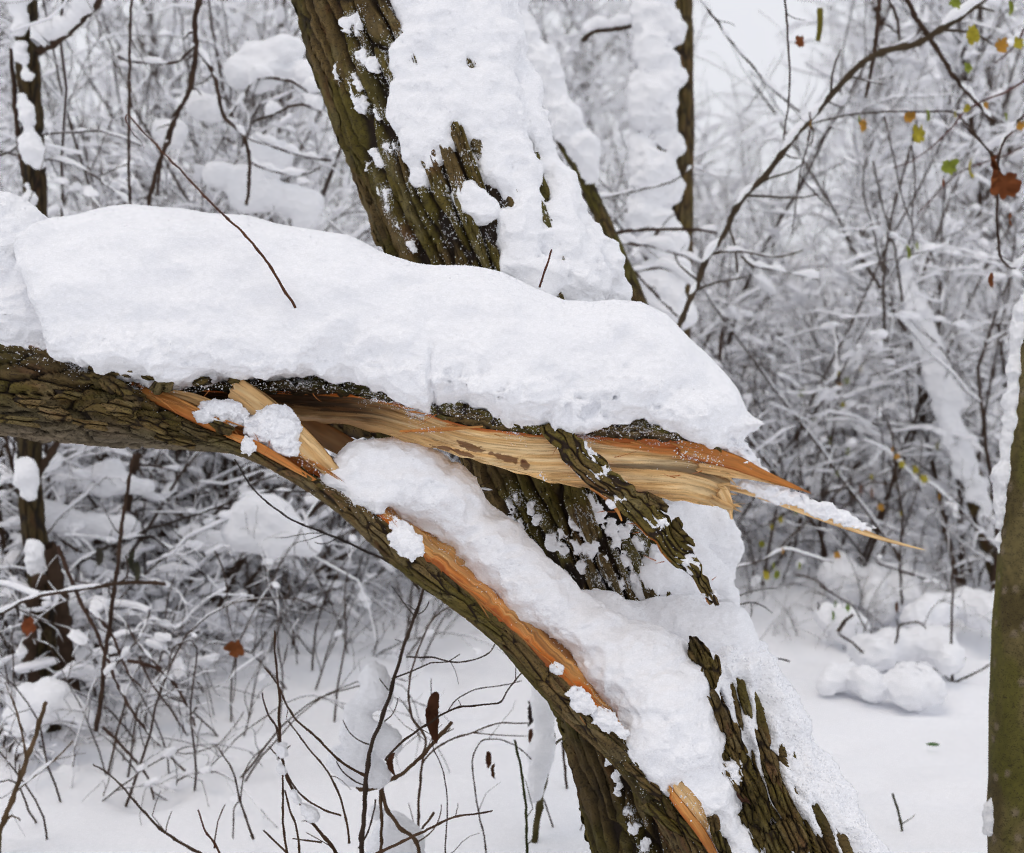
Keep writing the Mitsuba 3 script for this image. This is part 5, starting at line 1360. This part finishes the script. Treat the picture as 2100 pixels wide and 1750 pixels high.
plant_traced("bare_twig", "thin twig leaning out from the foot of the snowy pole", "twig", 4.5, [(((1150, 1790), (1140, 1720), (1125, 1670), (1115, 1640)), 2.6, 2), (((1180, 1760), (1195, 1690), (1205, 1670)), 2, 1.4)], 817)
plant_traced("bare_twig", "fine dark twig crossing below the bent stem at the left", "twig", 3.5, [(((860, 1210), (830, 1176), (792, 1150), (740, 1126), (683, 1100), (640, 1084), (600, 1067), (570, 1048), (542, 1025), (520, 1004), (500, 975), (481, 942)), 3.2, 1.8), (((690, 1103), (660, 1116), (645, 1112)), 1.6, 1), (((745, 1128), (770, 1140), (800, 1150)), 1.4, 1)], 818, colour=(.034, .027, .022))
plant_traced("bare_twig", "small bent twig in the gap between the upper limb and the snow heap", "twig", 3.3, [(((948, 936), (966, 958), (960, 978), (972, 1000), (1010, 1006)), 2.4, 1.6, 5), (((985, 995), (1003, 985), (1008, 968)), 1.4, 1)], 819)
plant_traced("bare_twig", "lone thin stem in the open snow at the lower right", "twig", 4.6, [(((1864, 1800), (1856, 1740), (1848, 1690), (1838, 1650), (1831, 1628)), 3.2, 3)], 820, colour=(.045, .044, .022))


def trunk_traced(name, label, depth, pts, r0, r1, seed, colour=TWIG, limbs=(), snow_caps=None, snow_label=None, group=None, cell=.03, stretch=5, fissure=.010, moss=.3, tan=.15, smooth_bark=None, n=(64, 260)):
    """a tree trunk with its limbs; snow on it is a thing of its own"""
    key = tag(key_for(name), label, "tree", group)
    rng = np.random.default_rng(seed)
    p = np.asarray(pts, float)
    P = at(p[:, 0], p[:, 1], depth)
    v, nn, h, f, c, q = bark_tube(P, np.linspace(r0, r1, len(p)) * depth / PXF, n[0], n[1], seed, cell, stretch, fissure, moss=moss, tan=tan, colour=smooth_bark)
    c = c * (.55 if name == "dark_tree" else 1)
    put("trunk", Mesh().add(v, f, c), "mat_bark", key)
    sn = Mesh()
    for b in limbs:
        P, R = line(b[0], b[4] if len(b) > 4 else depth, b[1], b[2], rng=rng)
        v, f = knobbly(P, R, rng, 7, every=.08)
        put("limb", Mesh().add(v, f, tint(rng, v, colour)), "mat_matte", key)
        if len(b) > 3 and b[3]:
            sn.add(*snow_line(rng, P[None], R[None] * 0 + .006, b[3] * depth / PXF, .05, 8, .9))
    if sn.n:
        put("limb_snow", sn, "mat_snow", key, kind="stuff")
    if snow_caps:
        caps_snow("snow_band", snow_label, lumped(snow_caps, seed, 5, .35, .7), h=.0042 * depth / 3, seed=seed + 50, lump=(.006 * depth, .004 * depth), crumb=1500, size=(.001, .004), k=.002 * depth, sc=.25 * depth)
    return key


def beech(q, h):
    """smooth olive bark with pale lens-shaped spots"""
    a = fbm(q / np.array([.05, .05, .14]), 3, 61)
    c = mixc((.080, .060, .020), (.150, .118, .045), sstep(.35, .65, a))
    c = mixc(c, (.095, .090, .012), .75 * sstep(.45, .62, fbm(q / np.array([.07, .07, .20]), 2, 62)))
    f1, f2, rid, ox, oy = worley(q[..., 0] / .055, q[..., 2] / .055, 63)
    c = mixc(c, (.21, .165, .11), .8 * sstep(.30, .18, f1 * (1.1 + .6 * noise(q / .012, 64))) * (rid > .45))
    return c * (.7 + .6 * fbm(q / np.array([.006, .006, .012]), 2, 65))[..., None]


# right edge: smooth trunk with snow down its left side
trunk_traced("smooth_tree", "smooth olive-brown trunk cut off by the right edge of the view", 3.75, ((2280, -200), (2235, 200), (2200, 500), (2172, 716), (2158, 850), (2146, 950), (2138, 1060), (2130, 1180), (2122, 1333), (2118, 1500), (2116, 1750), (2116, 2000), (2116, 2250)), 80, 88, 901, fissure=.002, cell=.05, smooth_bark=beech, n=(100, 360),
             snow_caps=[(2130, 520, 3.75, 2102, 640, 3.75, 10, 13, .9), (2102, 640, 3.75, 2086, 760, 3.75, 13, 13, .9), (2086, 760, 3.75, 2073, 860, 3.75, 12, 10, .9), (2073, 860, 3.75, 2059, 1000, 3.75, 11, 10, .9), (2059, 1000, 3.75, 2050, 1130, 3.75, 9, 3, .9), (2034, 1640, 3.74, 2030, 1700, 3.74, 5, 8, .8)],
             snow_label="snow band frozen down the left side of the smooth trunk at the right edge")
# upper middle: trunk with snow plastered on its left, dark on its right
trunk_traced("snowy_tree", "upright dark trunk plastered with snow, behind the leaning tree", 7.2, ((1380, -200), (1382, -20), (1385, 120), (1386, 260), (1384, 400), (1380, 560), (1374, 750), (1370, 950)), 36, 40, 902, limbs=(((( 1360, 55), (1310, 52), (1267, 57), (1230, 62), (1212, 68), (1195, 84)), 7, 5, 12, 7.1, OLIVE), (((1350, 470), (1300, 500), (1250, 478)), 6, 3, 10, 7.0)),
             snow_caps=[(1345, -60, 7.08, 1338, 50, 7.08, 36, 40, .6), (1336, 60, 7.06, 1330, 105, 7.04, 36, 34, .6), (1372, 40, 7.04, 1388, 70, 7.06, 22, 14, .6), (1325, 170, 7.04, 1326, 240, 7.04, 28, 36, .6), (1350, 150, 7.04, 1362, 235, 7.04, 20, 24, .6), (1312, 296, 7.06, 1326, 370, 7.06, 22, 34, .6), (1345, 335, 7.06, 1372, 390, 7.1, 20, 30, .6), (1320, 430, 7.1, 1370, 500, 7.1, 36, 40, .6), (1350, 500, 7.1, 1392, 560, 7.1, 36, 30, .6), (1340, 570, 7.1, 1386, 640, 7.1, 36, 38, .6), (1362, 110, 7.06, 1386, 150, 7.06, 20, 16, .6), (1360, 265, 7.06, 1384, 300, 7.06, 20, 14, .6)],
             snow_label="lumps of snow plastered on the upright dark trunk behind")
trunk_traced("mossy_tree", "slim mossy leaning trunk with a thick ridge of snow, just right of the leaning tree", 6.0, ((1010, -120), (1037, 7), (1053, 67), (1070, 143), (1100, 200), (1130, 240), (1160, 300), (1193, 353), (1213, 400), (1250, 480), (1310, 620), (1380, 800), (1420, 1000)), 11, 17, 903, colour=OLIVE, moss=1.0, cell=.02, fissure=.005, n=(40, 200),
             snow_caps=[(1046, -60, 5.96, 1068, 60, 5.96, 22, 20, .8), (1068, 60, 5.96, 1086, 110, 5.96, 20, 14, .8), (1108, 120, 5.96, 1132, 190, 5.96, 20, 22, .8), (1132, 190, 5.96, 1160, 250, 5.96, 18, 22, .8), (1160, 250, 5.96, 1200, 310, 5.96, 22, 20, .8), (1200, 310, 5.96, 1214, 360, 5.96, 18, 16, .8)],
             snow_label="thick ridge of snow on the slim mossy leaning trunk")
trunk_traced("leaning_log", "snow-covered log leaning in the thicket, left of the smooth trunk", 8.4, ((1838, 505), (1852, 565), (1880, 640), (1912, 740), (1935, 820), (1965, 900), (1995, 990), (2030, 1090), (2080, 1260)), 5, 30, 904, n=(40, 160),
             snow_caps=[(1836, 500, 8.28, 1864, 590, 8.28, 11, 20, .6), (1864, 590, 8.28, 1903, 700, 8.28, 20, 23, .6), (1903, 700, 8.28, 1930, 800, 8.28, 23, 24, .6), (1930, 800, 8.28, 1965, 900, 8.28, 24, 21, .6), (1965, 900, 8.28, 2000, 1000, 8.28, 21, 24, .6), (2000, 1000, 8.28, 2050, 1120, 8.28, 22, 18, .8)], snow_label="smooth snow coating on the leaning log in the thicket")
trunk_traced("dark_tree", "dark trunk at the left edge, rising out of snow-laden brush", 5.6, ((52, -200), (54, 60), (62, 200), (72, 420), (64, 700), (60, 920), (66, 1060), (84, 1200), (96, 1400), (104, 1560), (108, 1640)), 22, 26, 905, limbs=(((( 78, 110), (120, 80), (160, 48), (196, 12), (230, -40)), 9, 6, 30, 5.5), (((84, 1180), (64, 1260), (62, 1330), (72, 1410)), 13, 12, 0, 5.4), (((100, 1120), (130, 1270), (138, 1380), (150, 1420)), 14, 16, 0, 5.5), (((60, 400), (40, 300), (30, 200), (22, 100)), 6, 4, 8, 5.6),
             (((66, 980), (130, 880), (160, 760)), 8, 5, 14, 5.6)), n=(60, 300),
             snow_caps=[(36, -20, 5.5, 40, 60, 5.5, 16, 13, .6), (44, 100, 5.5, 54, 150, 5.5, 12, 15, .6), (46, 200, 5.5, 60, 236, 5.5, 15, 11, .6), (60, 290, 5.5, 78, 330, 5.5, 13, 15, .6), (54, 380, 5.5, 62, 410, 5.5, 14, 10, .6), (50, 960, 5.5, 60, 1010, 5.5, 16, 12, .6), (66, 1120, 5.5, 74, 1160, 5.5, 14, 16, .6)], snow_label="broken patches of snow clinging to the dark trunk at the left edge")
trunk_traced("dark_tree", "blurred dark trunk under the far left end of the bent stem", 7.4, ((60, 500), (64, 800), (62, 960), (66, 1080), (70, 1200), (74, 1300)), 24, 27, 906, n=(40, 160))
caps_snow("snow_pad", "big pad of snow on the brush at the lower left", [(60, 1425, 5.2, 110, 1440, 5.2, 24, 34, 1), (110, 1440, 5.2, 170, 1470, 5.2, 34, 26, 1), (100, 1400, 5.2, 104, 1420, 5.2, 14, 24, 1), (20, 1470, 5.2, 60, 1480, 5.2, 20, 20, 1), (140, 1600, 5.1, 160, 1620, 5.1, 34, 30, 1), (90, 1640, 5.1, 200, 1650, 5.1, 34, 30, 1)], h=.008, seed=906, lump=(.02, .010), crumb=600)

# the long snowy branch at the upper right
plant_traced("snowy_branch", "long bare branch with snow along its top, rising to the upper right", "branch", 5.6, [
    (((1375, 720), (1395, 660), (1427, 584), (1457, 520), (1477, 494), (1517, 417), (1560, 370), (1607, 310), (1633, 273), (1677, 227), (1720, 177), (1757, 140), (1793, 113), (1833, 100), (1873, 93), (1934, 57), (1990, 20), (2060, -40)), 6.5, 8, 16),
    (((1457, 522), (1490, 516), (1527, 517), (1570, 525), (1600, 527), (1630, 520), (1647, 513)), 3.6, 2.2, 10), (((1520, 525), (1545, 545), (1600, 556), (1680, 575)), 3, 2, 12), (((1607, 314), (1630, 325), (1650, 326)), 2.6, 1.6, 5), (((1741, 156), (1780, 166), (1814, 174)), 2.6, 1.8, 5),
    (((1650, 250), (1668, 268), (1660, 300)), 3, 2, 4), (((1690, 205), (1712, 214), (1730, 220)), 2.4, 1.6, 4), (((1495, 470), (1508, 510), (1512, 560)), 3, 3)], 910, colour=(.062, .046, .030))
plant_traced("snowy_branch", "dark branch falling steeply from the top right corner region", "branch", 6.0, [(((1850, -20), (1893, 57), (1917, 93), (1953, 153), (1993, 200), (2040, 250)), 6.5, 4.5, 9), (((1893, 57), (1850, 90), (1800, 100)), 3.4, 2, 10)], 911)
plant_traced("snowy_branch", "dark upright branch crossing behind the long snowy branch", "branch", 6.4, [(((1804, -20), (1800, 40), (1796, 90), (1785, 147), (1775, 200)), 6, 4, 5), (((1810, -20), (1840, 40), (1845, 85)), 4.6, 3, 12)], 912)
plant_traced("hanging_twig", "thin dark twig hanging straight down from the top, left of the long branch", "twig", 4.8, [(((1608, -20), (1614, 50), (1618, 110), (1620, 160), (1617, 213), (1610, 260), (1607, 288)), 2.8, 2)], 913)
plant_traced("bare_twig", "slender grey twig slanting down to meet the long snowy branch", "twig", 6.2, [(((1430, -10), (1465, 38), (1500, 87), (1540, 132), (1573, 173), (1610, 205), (1640, 230)), 3, 3, 8)], 914, colour=(.075, .062, .052))
plant_traced("hanging_twig", "tall thin dark stem at the upper left, straight as a rod", "twig", 5.4, [(((272, -20), (266, 80), (265, 200), (264, 320), (268, 420), (272, 520)), 3.4, 3.6)], 915)
plant_traced("leafy_twig", "twig with yellow-green leaves in the top right corner", "twig", 5.2, [(((2120, 150), (2060, 190), (2034, 200), (1983, 227), (1940, 275), (1900, 310), (1867, 332), (1830, 345)), 3, 1.4), (((2034, 200), (2000, 216), (1975, 232)), 2, 1.2), (((2120, -10), (2090, 80), (2040, 130)), 3, 2)], 916, colour=(.10, .05, .045),
             leaves=((1994, 72, 52, YELLOW, 1), (1958, 4, 40, LIME, 1), (1986, 140, 30, LIME, 1), (2052, 95, 40, OCHRE, 1), (2088, 90, 36, YELLOW, 1), (2075, 18, 36, LIME, -1), (1985, 222, 26, YELLOW, 1), (2020, 216, 24, OCHRE, 1), (2066, 240, 26, LIME, 1), (2094, 258, 28, OCHRE, 1)))
plant_traced("leafy_twig", "twig with orange and green leaves above the long dark thicket at the right", "twig", 5.6, [(((1640, 262), (1700, 245), (1767, 233), (1830, 230), (1900, 229), (1950, 230), (1985, 258), (2020, 300), (2045, 326)), 2.2, 2.8), (((1815, 240), (1834, 330), (1850, 400), (1870, 460)), 2, 1.6, 0, 6.0)], 917,
             leaves=((1774, 255, 36, OCHRE, 1), (1868, 240, 34, OCHRE, 1), (1906, 238, 30, LIME, -1), (1884, 276, 46, YELLOW, 1), (1762, 245, 20, LIME, -1), (1958, 236, 20, YELLOW, -1)))
plant_traced("leafy_twig", "twig with a mustard leaf and a green leaf low in the right thicket", "twig", 5.4, [(((2100, 300), (2045, 326), (2000, 340), (1960, 360), (1920, 400), (1880, 440)), 2, 1.4), (((2045, 326), (2060, 290), (2100, 250)), 3, 3, 10)], 918, leaves=((1946, 342, 48, LIME, 1), (1987, 346, 54, YELLOW, 1), (1934, 375, 18, RUST, -1)), colour=(.09, .045, .04))
plant_traced("leafy_twig", "dark twig holding a big rust-brown leaf near the right edge", "twig", 4.6, [(((2110, 230), (2070, 270), (2048, 330), (2044, 420), (2050, 520), (2075, 550), (2110, 500)), 3, 3, 10), (((2040, 326), (2010, 290), (1975, 255)), 2.4, 2)], 919, leaves=((2046, 352, 70, RUST, -1), (2060, 378, 76, (.15, .05, .02), 1), (2034, 340, 50, (.12, .045, .02), -1), (2068, 450, 34, RUST, -1), (2030, 575, 36, RUST, -1)))
plant_traced("leafy_twig", "thin twig with one lime-green leaf, right of the snapped limb's pillow", "twig", 6.2, [(((1870, 300), (1876, 380), (1870, 450), (1874, 500), (1868, 514)), 2.2, 1.8), (((1740, 560), (1800, 540), (1868, 524), (1950, 500)), 2, 1.4, 6)], 920, leaves=((1866, 518, 34, LIME, -1), (1880, 505, 20, LIME, -1)))
plant_traced("leafy_twig", "twig with a hanging brown leaf under the long snowy branch", "twig", 5.5, [(((1660, 230), (1662, 262), (1655, 300), (1640, 360), (1632, 420), (1625, 480)), 2.4, 1.6), (((1640, 360), (1665, 390), (1700, 424)), 1.8, 1.6)], 921, leaves=((1661, 276, 34, BROWNL, -1), (1660, 254, 20, OCHRE, -1), (1640, 85, 34, RUST, 1)))
plant_traced("mossy_stub", "short hanging mossy stub near the top, right of the snowy trunk", "branch", 5.8, [(((1682, 18), (1681, 50), (1677, 85)), 8, 6)], 922, colour=(.13, .11, .02), knobs=False)
plant_traced("bare_sapling", "greyish forked sapling stems in the right thicket", "sapling", 7.5, [(((1815, 700), (1812, 560), (1830, 440), (1860, 330), (1880, 250)), 4, 3, 8), (((1812, 560), (1790, 470), (1770, 380), (1800, 270)), 3, 2, 8), (((1850, 620), (1836, 520), (1810, 420), (1790, 330)), 3.4, 2.6, 10)], 923, colour=(.075, .06, .05))
plant_traced("bare_sapling", "thin sapling with yellow leaves standing in the clearing at the right", "sapling", 7.6, [(((1850, 1240), (1846, 1150), (1850, 1060), (1838, 980), (1830, 900), (1818, 860)), 3.6, 2.4), (((1848, 1100), (1870, 1040), (1886, 970), (1890, 900)), 2, 1.4), (((1840, 1000), (1790, 990), (1730, 1040), (1690, 1060)), 2.4, 2)], 924,
             leaves=((1848, 952, 22, YELLOW, 1), (1878, 963, 24, YELLOW, 1), (1895, 982, 28, YELLOW, 1), (1840, 936, 18, OCHRE, 1), (1830, 922, 14, OCHRE, -1), (1920, 915, 26, (.10, .09, .02), 1), (1787, 1010, 22, RUST, -1), (1928, 1018, 18, OCHRE, -1)))
plant_traced("bare_twig", "dark stick lying across the snow at the right, below the yellow leaves", "twig", 7.9, [(((1795, 1150), (1830, 1165), (1870, 1178), (1920, 1195), (1980, 1236)), 3.4, 3.6, 5)], 925)
plant_traced("leafy_twig", "low twig with small yellow-green leaves right of the hanging bark strip", "twig", 6.2, [(((1500, 1166), (1560, 1150), (1612, 1128), (1660, 1140), (1710, 1155)), 2.4, 1.6, 4), (((1590, 1135), (1604, 1118), (1690, 1040), (1740, 985)), 2, 2)], 926, leaves=((1562, 1116, 24, (.14, .14, .02), 1), (1606, 1130, 16, OCHRE, -1), (1572, 1180, 26, YELLOW, 1), (1594, 1178, 26, LIME, 1), (1640, 1160, 18, LIME, -1), (1718, 1138, 20, OCHRE, 1), (1586, 1160, 16, LIME, -1)))
plant_traced("bare_twig", "small forked grey twig emerging from behind the leaning trunk's snow", "twig", 4.6, [(((1500, 1250), (1540, 1236), (1584, 1258)), 2.2, 1.4), (((1510, 1226), (1545, 1212), (1594, 1207)), 1.8, 1.2), (((1540, 1238), (1542, 1258), (1525, 1276)), 1.5, 1), (((1560, 1350), (1590, 1350), (1620, 1357)), 2.4, 2)], 927, colour=(.07, .06, .055))

plant_traced("leafy_twig", "thin upright twigs with small yellow-green leaves in the right thicket, below the big snowy branch", "twig", 8.6, [(((1700, 980), (1706, 900), (1716, 820), (1722, 760), (1716, 700)), 3, 2, 4), (((1712, 850), (1745, 800), (1762, 760)), 2, 1.6), (((1706, 900), (1670, 860), (1640, 800)), 2, 1.4)], 928,
             leaves=((1716, 766, 26, YELLOW, 1), (1736, 782, 24, LIME, 1), (1700, 905, 22, LIME, -1), (1722, 790, 20, OCHRE, 1), (1764, 756, 20, YELLOW, -1), (1642, 806, 20, LIME, 1), (1668, 862, 18, (.14, .14, .02), 1), (1728, 830, 18, YELLOW, 1)))
plant_traced("leafy_twig", "low spray of small yellowing leaves over the snow at the right, behind the snow mounds", "twig", 8.2, [(((1560, 1080), (1620, 1050), (1690, 1010), (1760, 990), (1830, 960)), 2.6, 1.8, 4), (((1690, 1010), (1720, 960), (1740, 920)), 2, 1.4), (((1760, 990), (1800, 1030), (1850, 1050)), 2, 1.4)], 929,
             leaves=((1600, 1066, 20, YELLOW, 1), (1655, 1034, 20, OCHRE, 1), (1738, 926, 22, LIME, -1), (1764, 1004, 24, RUST, -1), (1806, 1040, 22, OCHRE, 1), (1846, 1052, 20, YELLOW, 1), (1716, 972, 18, LIME, 1), (1786, 978, 18, YELLOW, 1), (1632, 1050, 16, LIME, -1), (1580, 1080, 18, YELLOW, 1)))

# the bush buried under snow in the clearing at the right
caps_snow("snow_mound", "rounded snow mounds over a buried bush in the clearing at the right", lumped([
    (1720, 1170, 8.54, 1740, 1200, 8.11, 30, 44, 1), (1790, 1180, 8.39, 1800, 1240, 7.59, 24, 34, 1), (1850, 1180, 8.39, 1855, 1230, 7.72, 24, 28, 1), (1700, 1270, 7.25, 1740, 1280, 7.14, 26, 40, 1), (1800, 1340, 6.56, 1850, 1325, 6.69, 30, 34, 1), (1850, 1325, 6.69, 1915, 1330, 6.65, 34, 40, 1), (1770, 1330, 6.65, 1800, 1340, 6.56, 26, 28, 1),
    (1880, 1270, 7.25, 1930, 1250, 7.48, 30, 34, 1), (1860, 1390, 6.30, 1862, 1410, 6.14, 30, 36, 1), (1770, 1395, 6.26, 1780, 1410, 6.14, 28, 20, 1), (1900, 1400, 6.22, 1910, 1410, 6.14, 22, 20, 1), (1980, 1240, 7.59, 2040, 1260, 7.36, 34, 40, 1), (1745, 1380, 6.38, 1700, 1400, 6.22, 20, 24, 1), (1930, 1330, 6.65, 1950, 1360, 6.38, 30, 20, 1)], 49, 7, .30, .62, 1.0), h=.011, seed=930, lump=(.03, .018), crumb=300, k=.012)
plant_traced("buried_bush", "dark twigs and green leaves showing between the snow mounds at the right", "bush", 6.5, [(((1960, 1470), (1955, 1430), (1952, 1365), (1953, 1200), (1955, 1140)), 3.4, 2.6), (((1952, 1402), (2000, 1380), (2035, 1360)), 3, 2), (((1952, 1402), (1990, 1420), (2035, 1435)), 2.6, 2), (((1952, 1400), (1910, 1370), (1880, 1360)), 3, 2.4, 8), (((1720, 1300), (1760, 1330), (1788, 1360), (1788, 1380)), 3, 3),
    (((1717, 1296), (1732, 1276), (1750, 1260)), 4.4, 4), (((1680, 1200), (1720, 1226), (1745, 1240), (1765, 1270), (1776, 1296)), 2.6, 2), (((1840, 1310), (1850, 1280), (1880, 1276), (1900, 1290)), 3, 2), (((1630, 1180), (1680, 1195), (1700, 1215)), 2.2, 2), (((1836, 1320), (1842, 1290), (1838, 1270)), 3, 2)], 931,
             leaves=((1712, 1240, 24, (.10, .17, .03), -1), (1738, 1246, 22, (.12, .20, .03), 1), (1710, 1262, 24, (.10, .17, .03), -1), (1838, 1246, 26, BROWNL, -1), (1680, 1243, 20, (.06, .045, .035), -1)))
lf = tag(key_for("grass_blade"), "single green blade lying on the open snow at the right", "grass blade")
bP = np.array([at(1976 - 62 + 10 * t, 1492 + 16 * t, 5.55) for t in np.linspace(-1.4, 1.4, 8)])
bP[:, 2] = ground_z(bP[:, 0], bP[:, 1]) + .03
scene[lf] = Mesh().add(*sweep(bP[None], np.array([.001, .004, .006, .007, .007, .006, .004, .001])[None], 6), (.07, .13, .04)).ply("mat_matte")

# left brush: snow-bowed twigs near enough to tell apart
plant_traced("snowy_branch", "nearly level branch with thin snow, lower left, ending in a blunt tip", "branch", 4.7, [(((-40, 1276), (0, 1259), (43, 1236), (100, 1219), (167, 1209), (233, 1198), (290, 1194), (340, 1198)), 4.2, 4.6, 7), (((250, 1196), (262, 1172), (258, 1140)), 2.4, 2)], 940, leaves=((206, 1140, 44, (.05, .045, .035), -1), (268, 1150, 50, (.045, .045, .03), -1), (284, 1170, 44, (.045, .045, .03), -1)))
plant_traced("bare_sapling", "thin dark straight stem leaning in the left brush", "sapling", 5.0, [(((196, 1500), (203, 1466), (212, 1390), (220, 1316), (232, 1230), (240, 1166), (252, 1060), (262, 1000), (275, 930)), 6, 4), (((212, 1390), (250, 1350), (290, 1300), (310, 1240)), 3, 2, 12)], 941)
plant_traced("bowed_sapling", "brown sapling bowed down into the snow at the lower left", "sapling", 5.0, [(((120, 1120), (160, 1223), (190, 1280), (213, 1333), (253, 1430), (285, 1480), (317, 1516), (380, 1582)), 5, 3, 6), (((180, 1250), (222, 1290), (262, 1376), (300, 1420)), 3.4, 2.6, 6), (((262, 1356), (330, 1375), (366, 1416), (400, 1490)), 4.4, 3, 10), (((285, 1345), (310, 1400), (345, 1450), (385, 1510)), 3, 2), (((210, 1490), (260, 1540), (300, 1590), (312, 1622), (320, 1690)), 4, 2.4), (((312, 1622), (360, 1650), (420, 1690), (500, 1716), (540, 1740)), 3, 2, 5), (((317, 1516), (380, 1546), (440, 1530), (480, 1490), (500, 1460)), 1.8, 1.2), (((330, 1372), (300, 1340), (270, 1300), (262, 1280)), 3, 2, 10)], 942, colour=(.060, .036, .026))
plant_traced("bare_sapling", "light brown stem leaning in from the bottom left edge", "sapling", 4.4, [(((-10, 1790), (0, 1713), (27, 1633), (53, 1566), (70, 1520), (80, 1486), (95, 1440)), 7, 5), (((30, 1625), (60, 1600), (110, 1560), (150, 1520)), 3, 2, 5), (((53, 1560), (40, 1480), (10, 1400)), 3, 2, 6)], 943, colour=(.105, .070, .040))
plant_traced("snowy_branch", "long dark twig rising to the right through the left brush", "branch", 6.0, [(((140, 1170), (250, 1108), (300, 1088), (354, 1071), (442, 1042), (500, 1022), (562, 1008), (637, 1008)), 4.4, 2.6, 6), (((250, 1112), (300, 1100), (366, 1142), (420, 1180), (460, 1230)), 4, 2.6, 9), (((345, 1075), (380, 1110), (420, 1150)), 3, 2, 8), (((320, 1085), (340, 1150), (345, 1240)), 1.8, 1.4), (((562, 1008), (574, 1030), (570, 1050)), 2, 1.6)], 944, colour=(.036, .028, .024))
plant_traced("snowy_branch", "dark stub of a twig under a heavy pad of snow in the left brush", "branch", 6.4, [(((286, 930), (275, 970), (268, 1010), (262, 1050)), 8, 8, 8), (((100, 1030), (180, 985), (240, 960), (300, 955), (370, 970)), 3.6, 3, 14), (((0, 980), (40, 1010), (100, 1080), (160, 1130)), 6, 5, 16)], 945)
caps_snow("snow_pad", "wide bowed pad of snow on the twigs below the thick end of the stem", lumped([(170, 985, 6.3, 230, 968, 6.3, 14, 20, 1), (200, 985, 6.3, 300, 1000, 6.3, 22, 16, 1), (160, 1080, 6.2, 260, 1084, 6.2, 24, 22, 1), (80, 1050, 6.2, 130, 1060, 6.2, 26, 22, 1)], 40, 4, .35, .7), h=.009, seed=946, lump=(.02, .008), crumb=400)
caps_snow("snow_pad", "heart-shaped mass of snow in the brush left of the bent stem", lumped([(510, 1050, 6.0, 560, 1056, 6.0, 34, 32, 1), (560, 1056, 6.0, 600, 1090, 6.0, 30, 24, 1), (490, 1100, 6.0, 580, 1108, 6.0, 34, 30, 1), (600, 1110, 6.0, 640, 1118, 6.0, 26, 20, 1), (380, 1100, 6.2, 450, 1112, 6.2, 18, 22, 1)], 41, 4, .35, .7), h=.009, seed=947, lump=(.02, .008), crumb=400)
plant_traced("arching_twig", "long dark twig arching across the upper left", "twig", 5.6, [(((-20, 300), (0, 318), (60, 285), (120, 273), (200, 270), (255, 284), (290, 300)), 3.4, 2.4, 6), (((-20, 308), (60, 322), (130, 333), (175, 350), (230, 390), (275, 425)), 3, 2.4, 8)], 948)
plant_traced("snowy_branch", "forked snow-covered branch hanging in the upper left thicket", "branch", 5.8, [(((415, -20), (400, 60), (402, 110), (390, 180), (360, 240), (340, 300), (320, 360), (300, 440)), 7, 5, 14), (((402, 90), (350, 130), (280, 128), (240, 116)), 4, 3, 22), (((384, 190), (350, 260), (330, 330), (322, 400)), 4.4, 3.4, 10), (((405, 100), (440, 160), (460, 240), (500, 280), (512, 330), (505, 420)), 5, 4, 10), (((512, 330), (560, 352), (610, 360), (660, 340)), 3, 2, 12)], 949)
plant_traced("snowy_branch", "snow-laden branch sloping down beside the leaning trunk at the upper left", "branch", 5.9, [(((700, 160), (640, 190), (590, 165), (530, 160), (500, 195), (470, 240)), 4, 3, 26), (((660, 230), (610, 215), (560, 235), (520, 250)), 4, 3, 24), (((680, 330), (620, 320), (560, 300), (520, 280)), 3, 2.4, 18)], 950)
caps_snow("snow_pad", "broad snow pad caught in the twigs just left of the leaning trunk", lumped([(520, 105, 6.0, 600, 100, 6.0, 24, 22, 1), (490, 150, 6.0, 560, 150, 6.0, 30, 24, 1), (600, 150, 6.0, 650, 160, 6.0, 22, 26, 1), (400, 215, 6.0, 440, 225, 6.0, 18, 26, 1)], 42, 4, .35, .7), h=.009, seed=951, lump=(.02, .009), crumb=400)
caps_snow("snow_pad", "stack of snow pads in the brush above the middle of the big pillow", lumped([(530, 300, 6.2, 570, 320, 6.2, 24, 30, 1), (440, 360, 6.2, 500, 370, 6.2, 26, 30, 1), (500, 410, 6.2, 560, 405, 6.2, 30, 26, 1), (330, 262, 6.2, 360, 270, 6.2, 20, 20, 1), (600, 410, 6.2, 640, 430, 6.2, 30, 26, 1)], 43, 4, .35, .7), h=.009, seed=952, lump=(.02, .009), crumb=400)
lf = tag(key_for("dead_leaf"), "rust-coloured lobed dead leaf hanging over the open snow at the left", "leaf")
scene[lf] = leaf(at(483, 1328, 5.3), 54 * 5.3 / PXF, 41, RUST).ply("mat_matte")
plant_traced("bare_twig", "thin twig from which the rust-coloured lobed leaf hangs", "twig", 5.3, [(((440, 1130), (465, 1210), (466, 1250), (474, 1290), (482, 1312)), 2.4, 1.4), (((484, 1345), (482, 1400), (478, 1440)), 1.6, 1.2)], 953)
lf = tag(key_for("dead_leaf"), "dark rust leaf curled against the dark trunk at the lower left", "leaf")
scene[lf] = leaf(at(60, 1282, 5.0), 50 * 5.0 / PXF, 43, (.16, .05, .022)).ply("mat_matte")
plant_traced("snowy_branch", "low snow-covered branches in the gap right of the leaning tree", "branch", 6.6, [(((1230, 484), (1320, 472), (1400, 470), (1470, 478)), 4.4, 4, 14), (((1240, 545), (1300, 556), (1352, 550), (1420, 590)), 4, 3, 20), (((1300, 556), (1340, 600), (1390, 650)), 4, 3, 8), (((1210, 410), (1290, 395), (1380, 372), (1420, 340)), 3, 2, 8), (((1225, 520), (1290, 500), (1370, 515), (1440, 540)), 3, 3, 22)], 954)
